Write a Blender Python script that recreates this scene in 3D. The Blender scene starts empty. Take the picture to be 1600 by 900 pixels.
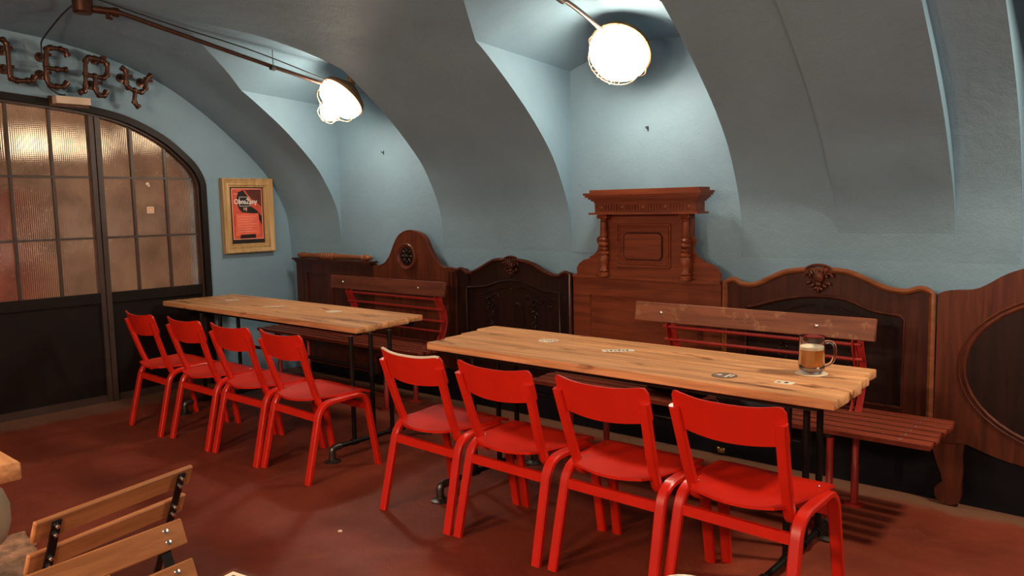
import bpy, bmesh, math, random
from mathutils import Vector, Matrix
from mathutils import noise as mnoise
random.seed(7)
SC = bpy.context.scene
COL = SC.collection
PI = math.pi

# ------------------------------------------------------------------ camera
cam_d = bpy.data.cameras.new('camera')
cam = bpy.data.objects.new('camera', cam_d); COL.objects.link(cam)
cam_d.sensor_width = 36.0; cam_d.lens = 1228.1 * 36 / 1600
cam_d.clip_start = 0.02
R_ = Vector((0.7550953, 0.6553421, -0.0189157)); U_ = Vector((-0.0533235, 0.0901453, 0.9945001)); F_ = Vector((-0.6534429, 0.7499337, -0.1030134))
cam.matrix_world = Matrix(((R_.x, U_.x, -F_.x, 0), (R_.y, U_.y, -F_.y, 0), (R_.z, U_.z, -F_.z, 1.42), (0, 0, 0, 1)))
SC.camera = cam

# ------------------------------------------------------------------ light and exposure
W = bpy.data.worlds.new('world'); SC.world = W; W.use_nodes = True
W.node_tree.nodes['Background'].inputs[0].default_value = (0.9, 0.75, 0.6, 1)
W.node_tree.nodes['Background'].inputs[1].default_value = 0.02
VS = SC.view_settings
VS.view_transform = 'Standard'; VS.look = 'None'; VS.gamma = 1; VS.exposure = 0.0
LAMP_EMIT = 22.0
JAR_EMIT = 150.0            # glowing glass of the niche lamps
def area(name, loc, aim, size, power, color, size_y=None):
    d = bpy.data.lights.new(name, 'AREA'); d.shape = 'DISK'; d.size = size; d.energy = power; d.color = color
    o = bpy.data.objects.new(name, d); COL.objects.link(o); o.location = loc
    o.rotation_euler = (Vector(aim) - Vector(loc)).to_track_quat('-Z', 'Y').to_euler()
    return o
WARM = (1.0, 0.80, 0.58)
# unseen warm fill lights added on the camera side; a lamp in the next niche right
def globe(loc, power, color, r=0.14):
    d = bpy.data.lights.new('room_light', 'POINT'); d.energy = power; d.color = color; d.shadow_soft_size = r
    o = bpy.data.objects.new('room_light', d); COL.objects.link(o); o.location = loc
ROOM = (1.0, 0.66, 0.43)
globe((-2.9, -1.0, 2.15), 165, ROOM); globe((-1.5, -1.4, 2.15), 170, ROOM); globe((0.7, -0.9, 2.15), 140, ROOM)
area('lamp_light', (0.02, 3.50, 2.10), (-0.25, 2.9, 1.0), 0.2, 38, (1.0, 0.86, 0.65))

# ------------------------------------------------------------------ materials
def new_mat(name):
    m = bpy.data.materials.new(name); m.use_nodes = True
    nt = m.node_tree; b = nt.nodes['Principled BSDF']
    return m, nt, b
def simple(name, col, rough=0.5, metal=0.0, var=0.12, nscale=6.0, bump=0.0, bscale=60.0, coat=0.0, spec=None):
    m, nt, b = new_mat(name)
    tc = nt.nodes.new('ShaderNodeTexCoord')
    n = nt.nodes.new('ShaderNodeTexNoise'); n.inputs['Scale'].default_value = nscale; n.inputs['Detail'].default_value = 6
    nt.links.new(tc.outputs['Object'], n.inputs['Vector'])
    r = nt.nodes.new('ShaderNodeValToRGB')
    r.color_ramp.elements[0].position = 0.3; r.color_ramp.elements[1].position = 0.7
    r.color_ramp.elements[0].color = tuple(c * (1 - var) for c in col) + (1,)
    r.color_ramp.elements[1].color = tuple(min(1, c * (1 + var)) for c in col) + (1,)
    nt.links.new(n.outputs['Fac'], r.inputs['Fac']); nt.links.new(r.outputs['Color'], b.inputs['Base Color'])
    b.inputs['Roughness'].default_value = rough; b.inputs['Metallic'].default_value = metal
    if coat: b.inputs['Coat Weight'].default_value = coat; b.inputs['Coat Roughness'].default_value = 0.15
    if spec is not None: b.inputs['Specular IOR Level'].default_value = spec
    if bump:
        n2 = nt.nodes.new('ShaderNodeTexNoise'); n2.inputs['Scale'].default_value = bscale; n2.inputs['Detail'].default_value = 5
        nt.links.new(tc.outputs['Object'], n2.inputs['Vector'])
        bp = nt.nodes.new('ShaderNodeBump'); bp.inputs['Strength'].default_value = bump; bp.inputs['Distance'].default_value = 0.01
        nt.links.new(n2.outputs['Fac'], bp.inputs['Height']); nt.links.new(bp.outputs['Normal'], b.inputs['Normal'])
    return m
def wood(name, c1, c2, c3=None, axis='x', rough=0.45, fine=28.0, stretch=0.07, bump=0.15, coat=0.0, worn=None, rnd=True):
    """long grain along one axis; optional dark knots (c3) and worn pale patches (worn)"""
    m, nt, b = new_mat(name); L = nt.links
    tc = nt.nodes.new('ShaderNodeTexCoord'); mp = nt.nodes.new('ShaderNodeMapping')
    s = [1, 1, 1]; s['xyz'.index(axis)] = stretch; mp.inputs['Scale'].default_value = s
    L.new(tc.outputs['Object'], mp.inputs['Vector'])
    if rnd:
        oi = nt.nodes.new('ShaderNodeObjectInfo'); mu = nt.nodes.new('ShaderNodeMath'); mu.operation = 'MULTIPLY'; mu.inputs[1].default_value = 37.0
        L.new(oi.outputs['Random'], mu.inputs[0])
        cb = nt.nodes.new('ShaderNodeCombineXYZ')
        for k in range(3): L.new(mu.outputs[0], cb.inputs[k])
        L.new(cb.outputs[0], mp.inputs['Location'])
    n = nt.nodes.new('ShaderNodeTexNoise'); n.inputs['Scale'].default_value = fine; n.inputs['Detail'].default_value = 8; n.inputs['Roughness'].default_value = 0.65; n.inputs['Distortion'].default_value = 0.6
    L.new(mp.outputs[0], n.inputs['Vector'])
    r = nt.nodes.new('ShaderNodeValToRGB'); r.color_ramp.elements[0].position = 0.36; r.color_ramp.elements[1].position = 0.62
    r.color_ramp.elements[0].color = (*c1, 1); r.color_ramp.elements[1].color = (*c2, 1)
    L.new(n.outputs['Fac'], r.inputs['Fac']); out = r.outputs['Color']
    if c3:
        k = nt.nodes.new('ShaderNodeTexNoise'); k.inputs['Scale'].default_value = fine * 0.42; k.inputs['Detail'].default_value = 3; k.inputs['Distortion'].default_value = 0.4
        mp2 = nt.nodes.new('ShaderNodeMapping'); s2 = [1, 1, 1]; s2['xyz'.index(axis)] = 0.28; mp2.inputs['Scale'].default_value = s2
        L.new(tc.outputs['Object'], mp2.inputs['Vector']); L.new(mp2.outputs[0], k.inputs['Vector'])
        kr = nt.nodes.new('ShaderNodeValToRGB'); kr.color_ramp.elements[0].position = 0.61; kr.color_ramp.elements[1].position = 0.69
        L.new(k.outputs['Fac'], kr.inputs['Fac'])
        mx = nt.nodes.new('ShaderNodeMixRGB'); L.new(kr.outputs['Color'], mx.inputs[0]); L.new(out, mx.inputs[1]); mx.inputs[2].default_value = (*c3, 1); out = mx.outputs[0]
    if worn:
        k = nt.nodes.new('ShaderNodeTexNoise'); k.inputs['Scale'].default_value = 9; k.inputs['Detail'].default_value = 9; k.inputs['Roughness'].default_value = 0.7
        L.new(tc.outputs['Object'], k.inputs['Vector'])
        kr = nt.nodes.new('ShaderNodeValToRGB'); kr.color_ramp.elements[0].position = 0.54; kr.color_ramp.elements[1].position = 0.68
        L.new(k.outputs['Fac'], kr.inputs['Fac'])
        mx = nt.nodes.new('ShaderNodeMixRGB'); L.new(kr.outputs['Color'], mx.inputs[0]); L.new(out, mx.inputs[1]); mx.inputs[2].default_value = (*worn, 1); out = mx.outputs[0]
    L.new(out, b.inputs['Base Color'])
    b.inputs['Roughness'].default_value = rough; b.inputs['Specular IOR Level'].default_value = 0.22
    if coat: b.inputs['Coat Weight'].default_value = coat; b.inputs['Coat Roughness'].default_value = 0.2
    bp = nt.nodes.new('ShaderNodeBump'); bp.inputs['Strength'].default_value = bump; bp.inputs['Distance'].default_value = 0.004
    L.new(n.outputs['Fac'], bp.inputs['Height']); L.new(bp.outputs['Normal'], b.inputs['Normal'])
    return m
def plaster(name, col, var=0.1, rough=0.62):
    m, nt, b = new_mat(name); L = nt.links
    tc = nt.nodes.new('ShaderNodeTexCoord')
    n = nt.nodes.new('ShaderNodeTexNoise'); n.inputs['Scale'].default_value = 1.6; n.inputs['Detail'].default_value = 8; n.inputs['Roughness'].default_value = 0.6
    L.new(tc.outputs['Object'], n.inputs['Vector'])
    r = nt.nodes.new('ShaderNodeValToRGB'); r.color_ramp.elements[0].position = 0.3; r.color_ramp.elements[1].position = 0.7
    r.color_ramp.elements[0].color = tuple(c * (1 - var) for c in col) + (1,); r.color_ramp.elements[1].color = tuple(c * (1 + var) for c in col) + (1,)
    L.new(n.outputs['Fac'], r.inputs['Fac']); L.new(r.outputs['Color'], b.inputs['Base Color'])
    b.inputs['Roughness'].default_value = rough; b.inputs['Specular IOR Level'].default_value = 0.35
    n2 = nt.nodes.new('ShaderNodeTexNoise'); n2.inputs['Scale'].default_value = 7; n2.inputs['Detail'].default_value = 9; n2.inputs['Roughness'].default_value = 0.6
    n3 = nt.nodes.new('ShaderNodeTexNoise'); n3.inputs['Scale'].default_value = 110; n3.inputs['Detail'].default_value = 3
    L.new(tc.outputs['Object'], n2.inputs['Vector']); L.new(tc.outputs['Object'], n3.inputs['Vector'])
    b1 = nt.nodes.new('ShaderNodeBump'); b1.inputs['Strength'].default_value = 0.2; b1.inputs['Distance'].default_value = 0.03
    b2 = nt.nodes.new('ShaderNodeBump'); b2.inputs['Strength'].default_value = 0.25; b2.inputs['Distance'].default_value = 0.004
    L.new(n2.outputs['Fac'], b1.inputs['Height']); L.new(n3.outputs['Fac'], b2.inputs['Height'])
    L.new(b1.outputs['Normal'], b2.inputs['Normal']); L.new(b2.outputs['Normal'], b.inputs['Normal'])
    return m
def floor_mat():
    m, nt, b = new_mat('painted_concrete'); L = nt.links
    tc = nt.nodes.new('ShaderNodeTexCoord')
    def nz(scale, detail=6, rough=0.55, dist=0.0):
        n = nt.nodes.new('ShaderNodeTexNoise'); n.inputs['Scale'].default_value = scale; n.inputs['Detail'].default_value = detail; n.inputs['Roughness'].default_value = rough; n.inputs['Distortion'].default_value = dist
        L.new(tc.outputs['Object'], n.inputs['Vector']); return n
    def ramp(src, p0, p1, c0=(0, 0, 0), c1=(1, 1, 1)):
        r = nt.nodes.new('ShaderNodeValToRGB'); r.color_ramp.elements[0].position = p0; r.color_ramp.elements[1].position = p1
        r.color_ramp.elements[0].color = (*c0, 1); r.color_ramp.elements[1].color = (*c1, 1); L.new(src, r.inputs['Fac']); return r.outputs['Color']
    def mix(f, a, c):
        x = nt.nodes.new('ShaderNodeMixRGB'); L.new(f, x.inputs[0]); L.new(a, x.inputs[1]); x.inputs[2].default_value = (*c, 1); return x.outputs[0]
    base = ramp(nz(1.3, 8, 0.6).outputs['Fac'], 0.3, 0.7, (0.125, 0.018, 0.008), (0.255, 0.048, 0.022))
    base = mix(ramp(nz(3.2, 9, 0.7, 0.8).outputs['Fac'], 0.60, 0.74, (0, 0, 0), (0.55, 0.55, 0.55)), base, (0.30, 0.088, 0.045))
    base = mix(ramp(nz(42, 6, 0.7).outputs['Fac'], 0.70, 0.76, (0, 0, 0), (0.6, 0.6, 0.6)), base, (0.34, 0.20, 0.14))
    # paint worn away along the two walls
    sx = nt.nodes.new('ShaderNodeSeparateXYZ'); L.new(tc.outputs['Object'], sx.inputs[0])
    wob = nz(5, 6)
    def edge(sock, a, bb):
        ad = nt.nodes.new('ShaderNodeMath'); ad.operation = 'MULTIPLY_ADD'; ad.inputs[1].default_value = 0.22
        L.new(wob.outputs['Fac'], ad.inputs[0]); L.new(sock, ad.inputs[2])
        mr = nt.nodes.new('ShaderNodeMapRange'); mr.inputs['From Min'].default_value = a; mr.inputs['From Max'].default_value = bb; L.new(ad.outputs[0], mr.inputs['Value']); return mr.outputs[0]
    e1 = edge(sx.outputs['Y'], 3.98, 4.03); e2 = edge(sx.outputs['X'], -5.72, -5.82)
    mxm = nt.nodes.new('ShaderNodeMath'); mxm.operation = 'MAXIMUM'; L.new(e1, mxm.inputs[0]); L.new(e2, mxm.inputs[1])
    half = nt.nodes.new('ShaderNodeMath'); half.operation = 'MULTIPLY'; half.inputs[1].default_value = 0.8; L.new(mxm.outputs[0], half.inputs[0])
    base = mix(half.outputs[0], base, (0.17, 0.085, 0.05))
    L.new(base, b.inputs['Base Color'])
    rr = nz(5, 7); mr = nt.nodes.new('ShaderNodeMapRange'); mr.inputs['To Min'].default_value = 0.38; mr.inputs['To Max'].default_value = 0.70; b.inputs['Specular IOR Level'].default_value = 0.3; L.new(rr.outputs['Fac'], mr.inputs['Value']); L.new(mr.outputs[0], b.inputs['Roughness'])
    bp = nt.nodes.new('ShaderNodeBump'); bp.inputs['Strength'].default_value = 0.3; bp.inputs['Distance'].default_value = 0.01; L.new(nz(14, 9, 0.65).outputs['Fac'], bp.inputs['Height']); L.new(bp.outputs['Normal'], b.inputs['Normal'])
    return m
def glass_mat(name, rough=0.0, col=(1, 1, 1), ribs=False, ior=1.45):
    m, nt, b = new_mat(name); L = nt.links
    b.inputs['Base Color'].default_value = (*col, 1); b.inputs['Transmission Weight'].default_value = 1.0; b.inputs['Roughness'].default_value = rough; b.inputs['IOR'].default_value = ior
    if ribs:
        tc = nt.nodes.new('ShaderNodeTexCoord'); prev = None
        for ax, sc in (('Y', 48), ('Z', 48)):
            w = nt.nodes.new('ShaderNodeTexWave'); w.bands_direction = ax; w.inputs['Scale'].default_value = sc / 2.0; w.inputs['Distortion'].default_value = 0.2
            L.new(tc.outputs['Object'], w.inputs['Vector'])
            bp = nt.nodes.new('ShaderNodeBump'); bp.inputs['Strength'].default_value = 0.6; bp.inputs['Distance'].default_value = 0.0022
            L.new(w.outputs['Fac'], bp.inputs['Height'])
            if prev: L.new(prev, bp.inputs['Normal'])
            prev = bp.outputs['Normal']
        L.new(prev, b.inputs['Normal'])
        n = nt.nodes.new('ShaderNodeTexNoise'); n.inputs['Scale'].default_value = 5; n.inputs['Detail'].default_value = 6; L.new(tc.outputs['Object'], n.inputs['Vector'])
        r = nt.nodes.new('ShaderNodeValToRGB'); r.color_ramp.elements[0].position = 0.35; r.color_ramp.elements[1].position = 0.6
        r.color_ramp.elements[0].color = tuple(c * 0.72 for c in col) + (1,); r.color_ramp.elements[1].color = (*col, 1)
        L.new(n.outputs['Fac'], r.inputs['Fac']); L.new(r.outputs['Color'], b.inputs['Base Color'])
    return m
def emit_mat(name, col, s):
    m, nt, b = new_mat(name); b.inputs['Base Color'].default_value = (0.9, 0.9, 0.88, 1); b.inputs['Emission Color'].default_value = (*col, 1); b.inputs['Emission Strength'].default_value = s
    return m

M = {}
M['plaster'] = plaster('blue_plaster', (0.172, 0.278, 0.365))
M['plaster_vault'] = M['plaster']
M['floor'] = floor_mat()
M['navy'] = simple('navy_black_paint', (0.0045, 0.005, 0.008), 0.5, var=0.3, spec=0.2)
M['chair_red'] = simple('red_lacquer', (0.60, 0.015, 0.005), 0.36, var=0.07, nscale=9, bump=0.05, bscale=35, coat=0.12, spec=0.35)
M['bare_wood'] = simple('bare_edge_wood', (0.75, 0.62, 0.48), 0.6)
M['dark_wood'] = wood('dark_walnut', (0.028, 0.006, 0.003), (0.066, 0.014, 0.007), axis='z', rough=0.38, coat=0.08, bump=0.08)
M['black_wood'] = wood('blackened_walnut', (0.009, 0.0035, 0.0028), (0.021, 0.007, 0.005), axis='z', rough=0.36, coat=0.12, bump=0.08)
M['mid_wood'] = wood('brown_walnut', (0.055, 0.012, 0.006), (0.115, 0.026, 0.011), axis='z', rough=0.4, coat=0.08, bump=0.08)
M['mould_wood'] = wood('polished_moulding', (0.13, 0.040, 0.014), (0.22, 0.072, 0.027), axis='x', rough=0.3, coat=0.35, bump=0.05)
M['red_wood'] = wood('reddish_oak', (0.11, 0.022, 0.008), (0.19, 0.042, 0.015), axis='x', rough=0.42, coat=0.08, bump=0.1)
M['table'] = wood('table_pine', (0.40, 0.17, 0.072), (0.76, 0.37, 0.165), (0.15, 0.045, 0.015), axis='x', rough=0.42, fine=26, stretch=0.055, bump=0.3)
M['bench'] = wood('bench_stain', (0.12, 0.020, 0.010), (0.21, 0.038, 0.018), axis='x', rough=0.4, bump=0.15)
M['board_dark'] = wood('stained_board', (0.075, 0.020, 0.011), (0.13, 0.036, 0.020), axis='x', rough=0.45, bump=0.15, worn=(0.14, 0.040, 0.022))
M['board_worn'] = wood('worn_board', (0.15, 0.045, 0.022), (0.26, 0.085, 0.042), axis='x', rough=0.45, bump=0.2, worn=(0.42, 0.22, 0.11))
M['black_metal'] = simple('black_iron', (0.014, 0.012, 0.012), 0.4, 0.6, var=0.3)
M['iron'] = simple('iron_fitting', (0.12, 0.105, 0.095), 0.38, 0.9, var=0.35, nscale=30)
M['red_metal'] = simple('red_iron', (0.36, 0.020, 0.014), 0.38, var=0.1)
M['copper'] = simple('brown_pipe', (0.085, 0.036, 0.023), 0.34, 0.7, var=0.3, nscale=20)
M['conduit'] = simple('conduit_pipe', (0.075, 0.036, 0.026), 0.38, 0.6, var=0.25, nscale=20)
M['steel'] = simple('bright_steel', (0.75, 0.72, 0.68), 0.25, 1.0)
M['brass'] = simple('brass_metal', (0.55, 0.33, 0.12), 0.3, 1.0)
M['cable'] = simple('black_cable', (0.012, 0.012, 0.014), 0.6)
M['cream'] = simple('cream_plastic', (0.55, 0.42, 0.32), 0.5)
M['door_metal'] = simple('brown_black_door_paint', (0.009, 0.0052, 0.0045), 0.5, var=0.3, nscale=4, bump=0.15, bscale=12, spec=0.2)
M['bar_metal'] = simple('brown_glazing_bar_paint', (0.045, 0.024, 0.019), 0.45, var=0.2)
M['pane'] = glass_mat('reeded_glass', 0.10, (0.80, 0.72, 0.66), ribs=True)
M['gold'] = wood('gold_frame', (0.36, 0.22, 0.09), (0.52, 0.34, 0.16), axis='z', rough=0.4, bump=0.1)
M['cardboard'] = simple('coaster_card', (0.72, 0.56, 0.40), 0.7)
M['white_card'] = simple('white_card', (0.80, 0.68, 0.54), 0.6)
M['dark_print'] = simple('dark_print', (0.05, 0.03, 0.025), 0.6)
M['brown_print'] = simple('brown_print', (0.17, 0.095, 0.06), 0.6)
M['white_print'] = simple('white_print', (0.85, 0.80, 0.76), 0.6)
M['pos_black'] = simple('poster_black', (0.016, 0.009, 0.009), 0.4)
M['pos_red'] = simple('poster_red', (0.62, 0.085, 0.045), 0.4, var=0.25, nscale=5)
M['pos_dark'] = simple('poster_dark_red', (0.10, 0.022, 0.016), 0.4, var=0.3, nscale=8)
M['pos_light'] = simple('poster_light_red', (0.80, 0.14, 0.08), 0.4, var=0.12, nscale=7)
M['pos_line'] = simple('poster_line', (0.90, 0.40, 0.30), 0.4)
M['orange'] = simple('orange_sticker', (0.70, 0.25, 0.10), 0.5)
M['glass'] = glass_mat('clear_glass')
M['beer'] = glass_mat('amber_beer', 0.0, (0.90, 0.33, 0.045), ior=1.34)
M['beer'].node_tree.nodes['Principled BSDF'].inputs['Transmission Weight'].default_value = 0.55
M['foam'] = simple('beer_foam', (0.85, 0.72, 0.52), 0.7)
M['slat'] = wood('slat_oak', (0.27, 0.10, 0.035), (0.46, 0.19, 0.075), (0.17, 0.06, 0.022), axis='x', rough=0.4, bump=0.15)
M['fabric'] = simple('grey_fabric', (0.045, 0.045, 0.05), 0.9, var=0.3, nscale=12, bump=0.3)
M['black_fabric'] = simple('black_fabric', (0.012, 0.011, 0.013), 0.9, var=0.3, nscale=12, bump=0.3)
M['leather'] = simple('beige_leather', (0.40, 0.30, 0.20), 0.55, var=0.1, bump=0.1)
M['straw'] = simple('straw_mat', (0.42, 0.22, 0.13), 0.85, var=0.5, nscale=25, bump=1.0, bscale=25)
M['backroom'] = simple('warm_wall', (0.52, 0.37, 0.26), 0.8, var=0.25, nscale=1.5)
M['lamp_glass'] = emit_mat('glowing_lamp_glass', (1.0, 0.86, 0.65), LAMP_EMIT)
M['lamp_jar'] = emit_mat('glowing_lamp_jar', (1.0, 0.86, 0.65), JAR_EMIT)
M['bulb'] = emit_mat('glowing_globe', (1.0, 0.80, 0.50), 2.4)
M['wire'] = simple('rusty_wire', (0.30, 0.15, 0.07), 0.45, 0.7)
M['porcelain'] = simple('white_china', (0.75, 0.68, 0.58), 0.3)

# ------------------------------------------------------------------ mesh builder
class MB:
    def __init__(s): s.v = []; s.f = []; s.sm = []
    def add(s, vs, fs, smooth=False):
        o = len(s.v); s.v += [tuple(v) for v in vs]; s.f += [tuple(i + o for i in f) for f in fs]; s.sm += [smooth] * len(fs); return s
    def box(s, x0, x1, y0, y1, z0, z1, rot=None, org=None):
        vs = [Vector(p) for p in ((x0, y0, z0), (x1, y0, z0), (x1, y1, z0), (x0, y1, z0), (x0, y0, z1), (x1, y0, z1), (x1, y1, z1), (x0, y1, z1))]
        if rot is not None: vs = [rot @ v + Vector(org or (0, 0, 0)) for v in vs]
        return s.add(vs, [(0, 3, 2, 1), (4, 5, 6, 7), (0, 1, 5, 4), (1, 2, 6, 5), (2, 3, 7, 6), (3, 0, 4, 7)])
    def cbox(s, x0, x1, y0, y1, z0, z1, c=0.004):
        """box with chamfered long edges (12-gon style), for planks"""
        def ring(x, i): return [(x, y0 + c, z0), (x, y1 - c, z0), (x, y1, z0 + c), (x, y1, z1 - c), (x, y1 - c, z1), (x, y0 + c, z1), (x, y0, z1 - c), (x, y0, z0 + c)] if not i else \
            [(x, y0 + 1.6 * c, z0 + c), (x, y1 - 1.6 * c, z0 + c), (x, y1 - c, z0 + 1.6 * c), (x, y1 - c, z1 - 1.6 * c), (x, y1 - 1.6 * c, z1 - c), (x, y0 + 1.6 * c, z1 - c), (x, y0 + c, z1 - 1.6 * c), (x, y0 + c, z0 + 1.6 * c)]
        rs = [ring(x0, 1), ring(x0 + c, 0), ring(x1 - c, 0), ring(x1, 1)]
        vs = [p for r in rs for p in r]; fs = []
        for k in range(3):
            for j in range(8): a = k * 8 + j; b_ = k * 8 + (j + 1) % 8; fs.append((a, a + 8, b_ + 8, b_))
        fs.append(tuple(range(8))); fs.append(tuple(range(31, 23, -1)))
        return s.add(vs, fs)
    def tube(s, path, r, n=8, closed=False, cap=True):
        P = [Vector(p) for p in path]; m = len(P)
        rr = r if isinstance(r, (list, tuple)) else [r] * m
        def tang(i):
            if closed: t = P[(i + 1) % m] - P[i - 1]
            else: t = P[min(i + 1, m - 1)] - P[max(i - 1, 0)]
            return t.normalized() if t.length > 1e-9 else Vector((0, 0, 1))
        t0 = tang(0); ref = Vector((0, 0, 1)) if abs(t0.z) < 0.9 else Vector((1, 0, 0))
        nrm = (ref - t0 * ref.dot(t0)).normalized(); vs = []
        for i in range(m):
            t = tang(i); nrm = nrm - t * nrm.dot(t)
            nrm = nrm.normalized() if nrm.length > 1e-6 else t.orthogonal().normalized()
            b_ = t.cross(nrm)
            for j in range(n):
                a = 2 * PI * j / n; vs.append(P[i] + (nrm * math.cos(a) + b_ * math.sin(a)) * rr[i])
        fs = []
        for i in range(m if closed else m - 1):
            k = (i + 1) % m
            for j in range(n): fs.append((i * n + j, i * n + (j + 1) % n, k * n + (j + 1) % n, k * n + j))
        s.add(vs, fs, True)
        if cap and not closed:
            s.add(vs[:n], [tuple(range(n))[::-1]]); s.add(vs[-n:], [tuple(range(n))])
        return s
    def lathe(s, prof, org=(0, 0, 0), axis=(0, 0, 1), n=20, smooth=True):
        a = Vector(axis).normalized(); u = a.orthogonal().normalized(); w = a.cross(u); o = Vector(org); vs = []; fs = []
        for r, h in prof:
            for j in range(n):
                t = 2 * PI * j / n; vs.append(o + a * h + (u * math.cos(t) + w * math.sin(t)) * max(r, 1e-5))
        for i in range(len(prof) - 1):
            for j in range(n): fs.append((i * n + j, i * n + (j + 1) % n, (i + 1) * n + (j + 1) % n, (i + 1) * n + j))
        fs.append(tuple(range(n))[::-1]); fs.append(tuple(range((len(prof) - 1) * n, len(prof) * n)))
        return s.add(vs, fs, smooth)
    def ell(s, c, r, n=10, k=6, rot=None):
        vs = []; fs = []; c = Vector(c)
        for i in range(k + 1):
            ph = PI * i / k
            for j in range(n):
                t = 2 * PI * j / n; v = Vector((r[0] * math.sin(ph) * math.cos(t), r[1] * math.sin(ph) * math.sin(t), r[2] * math.cos(ph)))
                if rot is not None: v = rot @ v
                vs.append(c + v)
        for i in range(k):
            for j in range(n): fs.append((i * n + j, (i + 1) * n + j, (i + 1) * n + (j + 1) % n, i * n + (j + 1) % n))
        return s.add(vs, fs, True)
    def band(s, xs, lo, hi, y0, y1):
        """solid between two height curves, front face at y0, back at y1"""
        vs = []; fs = []; n = len(xs)
        for x in xs:
            a, b_ = lo(x), hi(x); vs += [(x, y0, a), (x, y0, b_), (x, y1, b_), (x, y1, a)]
        for i in range(n - 1):
            a = 4 * i; b_ = a + 4
            fs += [(a, b_, b_ + 1, a + 1), (a + 1, b_ + 1, b_ + 2, a + 2), (a + 2, b_ + 2, b_ + 3, a + 3), (a + 3, b_ + 3, b_, a)]
        fs += [(0, 1, 2, 3), (4 * n - 1, 4 * n - 2, 4 * n - 3, 4 * n - 4)]
        return s.add(vs, fs)
    def strip(s, path, side, w, t, nrm=None):
        """bent-wood strip: path of points, 'side' = width direction, w width, t thickness"""
        P = [Vector(p) for p in path]; sd = Vector(side).normalized(); m = len(P); vs = []; fs = []
        c = min(t, w) * 0.22
        for i in range(m):
            tg = (P[min(i + 1, m - 1)] - P[max(i - 1, 0)]).normalized(); nn = tg.cross(sd).normalized()
            for a, b_ in ((-1, -1 + 2 * c / t), (-1 + 2 * c / w, -1), (1 - 2 * c / w, -1), (1, -1 + 2 * c / t), (1, 1 - 2 * c / t), (1 - 2 * c / w, 1), (-1 + 2 * c / w, 1), (-1, 1 - 2 * c / t)):
                vs.append(P[i] + sd * (a * w / 2) + nn * (b_ * t / 2))
        for i in range(m - 1):
            for j in range(8): fs.append((i * 8 + j, i * 8 + (j + 1) % 8, (i + 1) * 8 + (j + 1) % 8, (i + 1) * 8 + j))
        fs.append(tuple(range(8))[::-1]); fs.append(tuple(range((m - 1) * 8, m * 8)))
        return s.add(vs, fs, True)
    def prism(s, poly, z0, z1, f=lambda a, b, z: (a, b, z)):
        n = len(poly); vs = [f(a, b, z0) for a, b in poly] + [f(a, b, z1) for a, b in poly]
        fs = [tuple(range(n))[::-1], tuple(range(n, 2 * n))] + [(i, (i + 1) % n, n + (i + 1) % n, n + i) for i in range(n)]
        return s.add(vs, fs)
    def build(s, name, mat, parent=None, flat=False):
        off = parent.matrix_world_loc if False else (Vector(parent['_w']) if parent is not None and '_w' in parent else Vector((0, 0, 0)))
        me = bpy.data.meshes.new(name); me.from_pydata([tuple(Vector(v) - off) for v in s.v], [], s.f)
        me.polygons.foreach_set('use_smooth', [x and not flat for x in s.sm]); 
        bm = bmesh.new(); bm.from_mesh(me); bmesh.ops.recalc_face_normals(bm, faces=bm.faces); bm.to_mesh(me); bm.free()
        me.set_sharp_from_angle(angle=math.radians(42))
        me.materials.append(mat); o = bpy.data.objects.new(name, me); COL.objects.link(o)
        if parent is not None:
            o.parent = parent
            o['_w'] = tuple(off)
        return o

def thing(name, label, cat, loc=(0, 0, 0), rz=0, group=None, kind=None, world=True):
    """Empty at the base; world=True: parts are given in world coordinates (only without rotation)"""
    o = bpy.data.objects.new(name, None); COL.objects.link(o); o.location = loc; o.rotation_euler = (0, 0, rz); o.empty_display_size = 0.05
    if world: o['_w'] = tuple(loc)
    if label: o['label'] = label
    if cat: o['category'] = cat
    if group: o['group'] = group
    if kind: o['kind'] = kind
    return o
def tag(o, label, cat, group=None):
    o['label'] = label; o['category'] = cat
    if group: o['group'] = group
    return o
def struct(mb, name, mat):
    o = mb.build(name, mat); o['kind'] = 'structure'; return o
def place(mb, name, mat, loc, label, cat, group=None, rz=0):
    """single-mesh thing built about its own base"""
    o = mb.build(name, mat); o.location = loc; o.rotation_euler = (0, 0, rz); return tag(o, label, cat, group)
def dup(root, loc, rz=None, label=None, group=None):
    r = root.copy(); COL.objects.link(r); r.location = loc
    if rz is not None: r.rotation_euler = (0, 0, rz)
    if label: r['label'] = label
    if group: r['group'] = group
    for ch in list(root.children):
        c = ch.copy(); COL.objects.link(c); c.parent = r
        for g in list(ch.children):
            d = g.copy(); COL.objects.link(d); d.parent = c
    return r
def catmull(pts, k=8):
    out = []; n = len(pts); P = [Vector(p) for p in pts]
    for i in range(n - 1):
        p0, p1, p2, p3 = P[max(i - 1, 0)], P[i], P[i + 1], P[min(i + 2, n - 1)]
        for j in range(k):
            t = j / k; out.append(0.5 * ((2 * p1) + (p2 - p0) * t + (2 * p0 - 5 * p1 + 4 * p2 - p3) * t * t + (3 * p1 - p0 - 3 * p2 + p3) * t ** 3))
    out.append(P[-1]); return out
def bend(pts, r=0.03, k=5):
    """polyline with rounded corners"""
    P = [Vector(p) for p in pts]; out = [P[0]]
    for i in range(1, len(P) - 1):
        a, b_, c = P[i - 1], P[i], P[i + 1]; d1 = (a - b_); d2 = (c - b_)
        rr = min(r, d1.length * 0.49, d2.length * 0.49); p = b_ + d1.normalized() * rr; q = b_ + d2.normalized() * rr
        for j in range(k + 1): t = j / k; out.append(p * (1 - t) ** 2 + b_ * 2 * t * (1 - t) + q * t * t)
    out.append(P[-1]); return out
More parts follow.
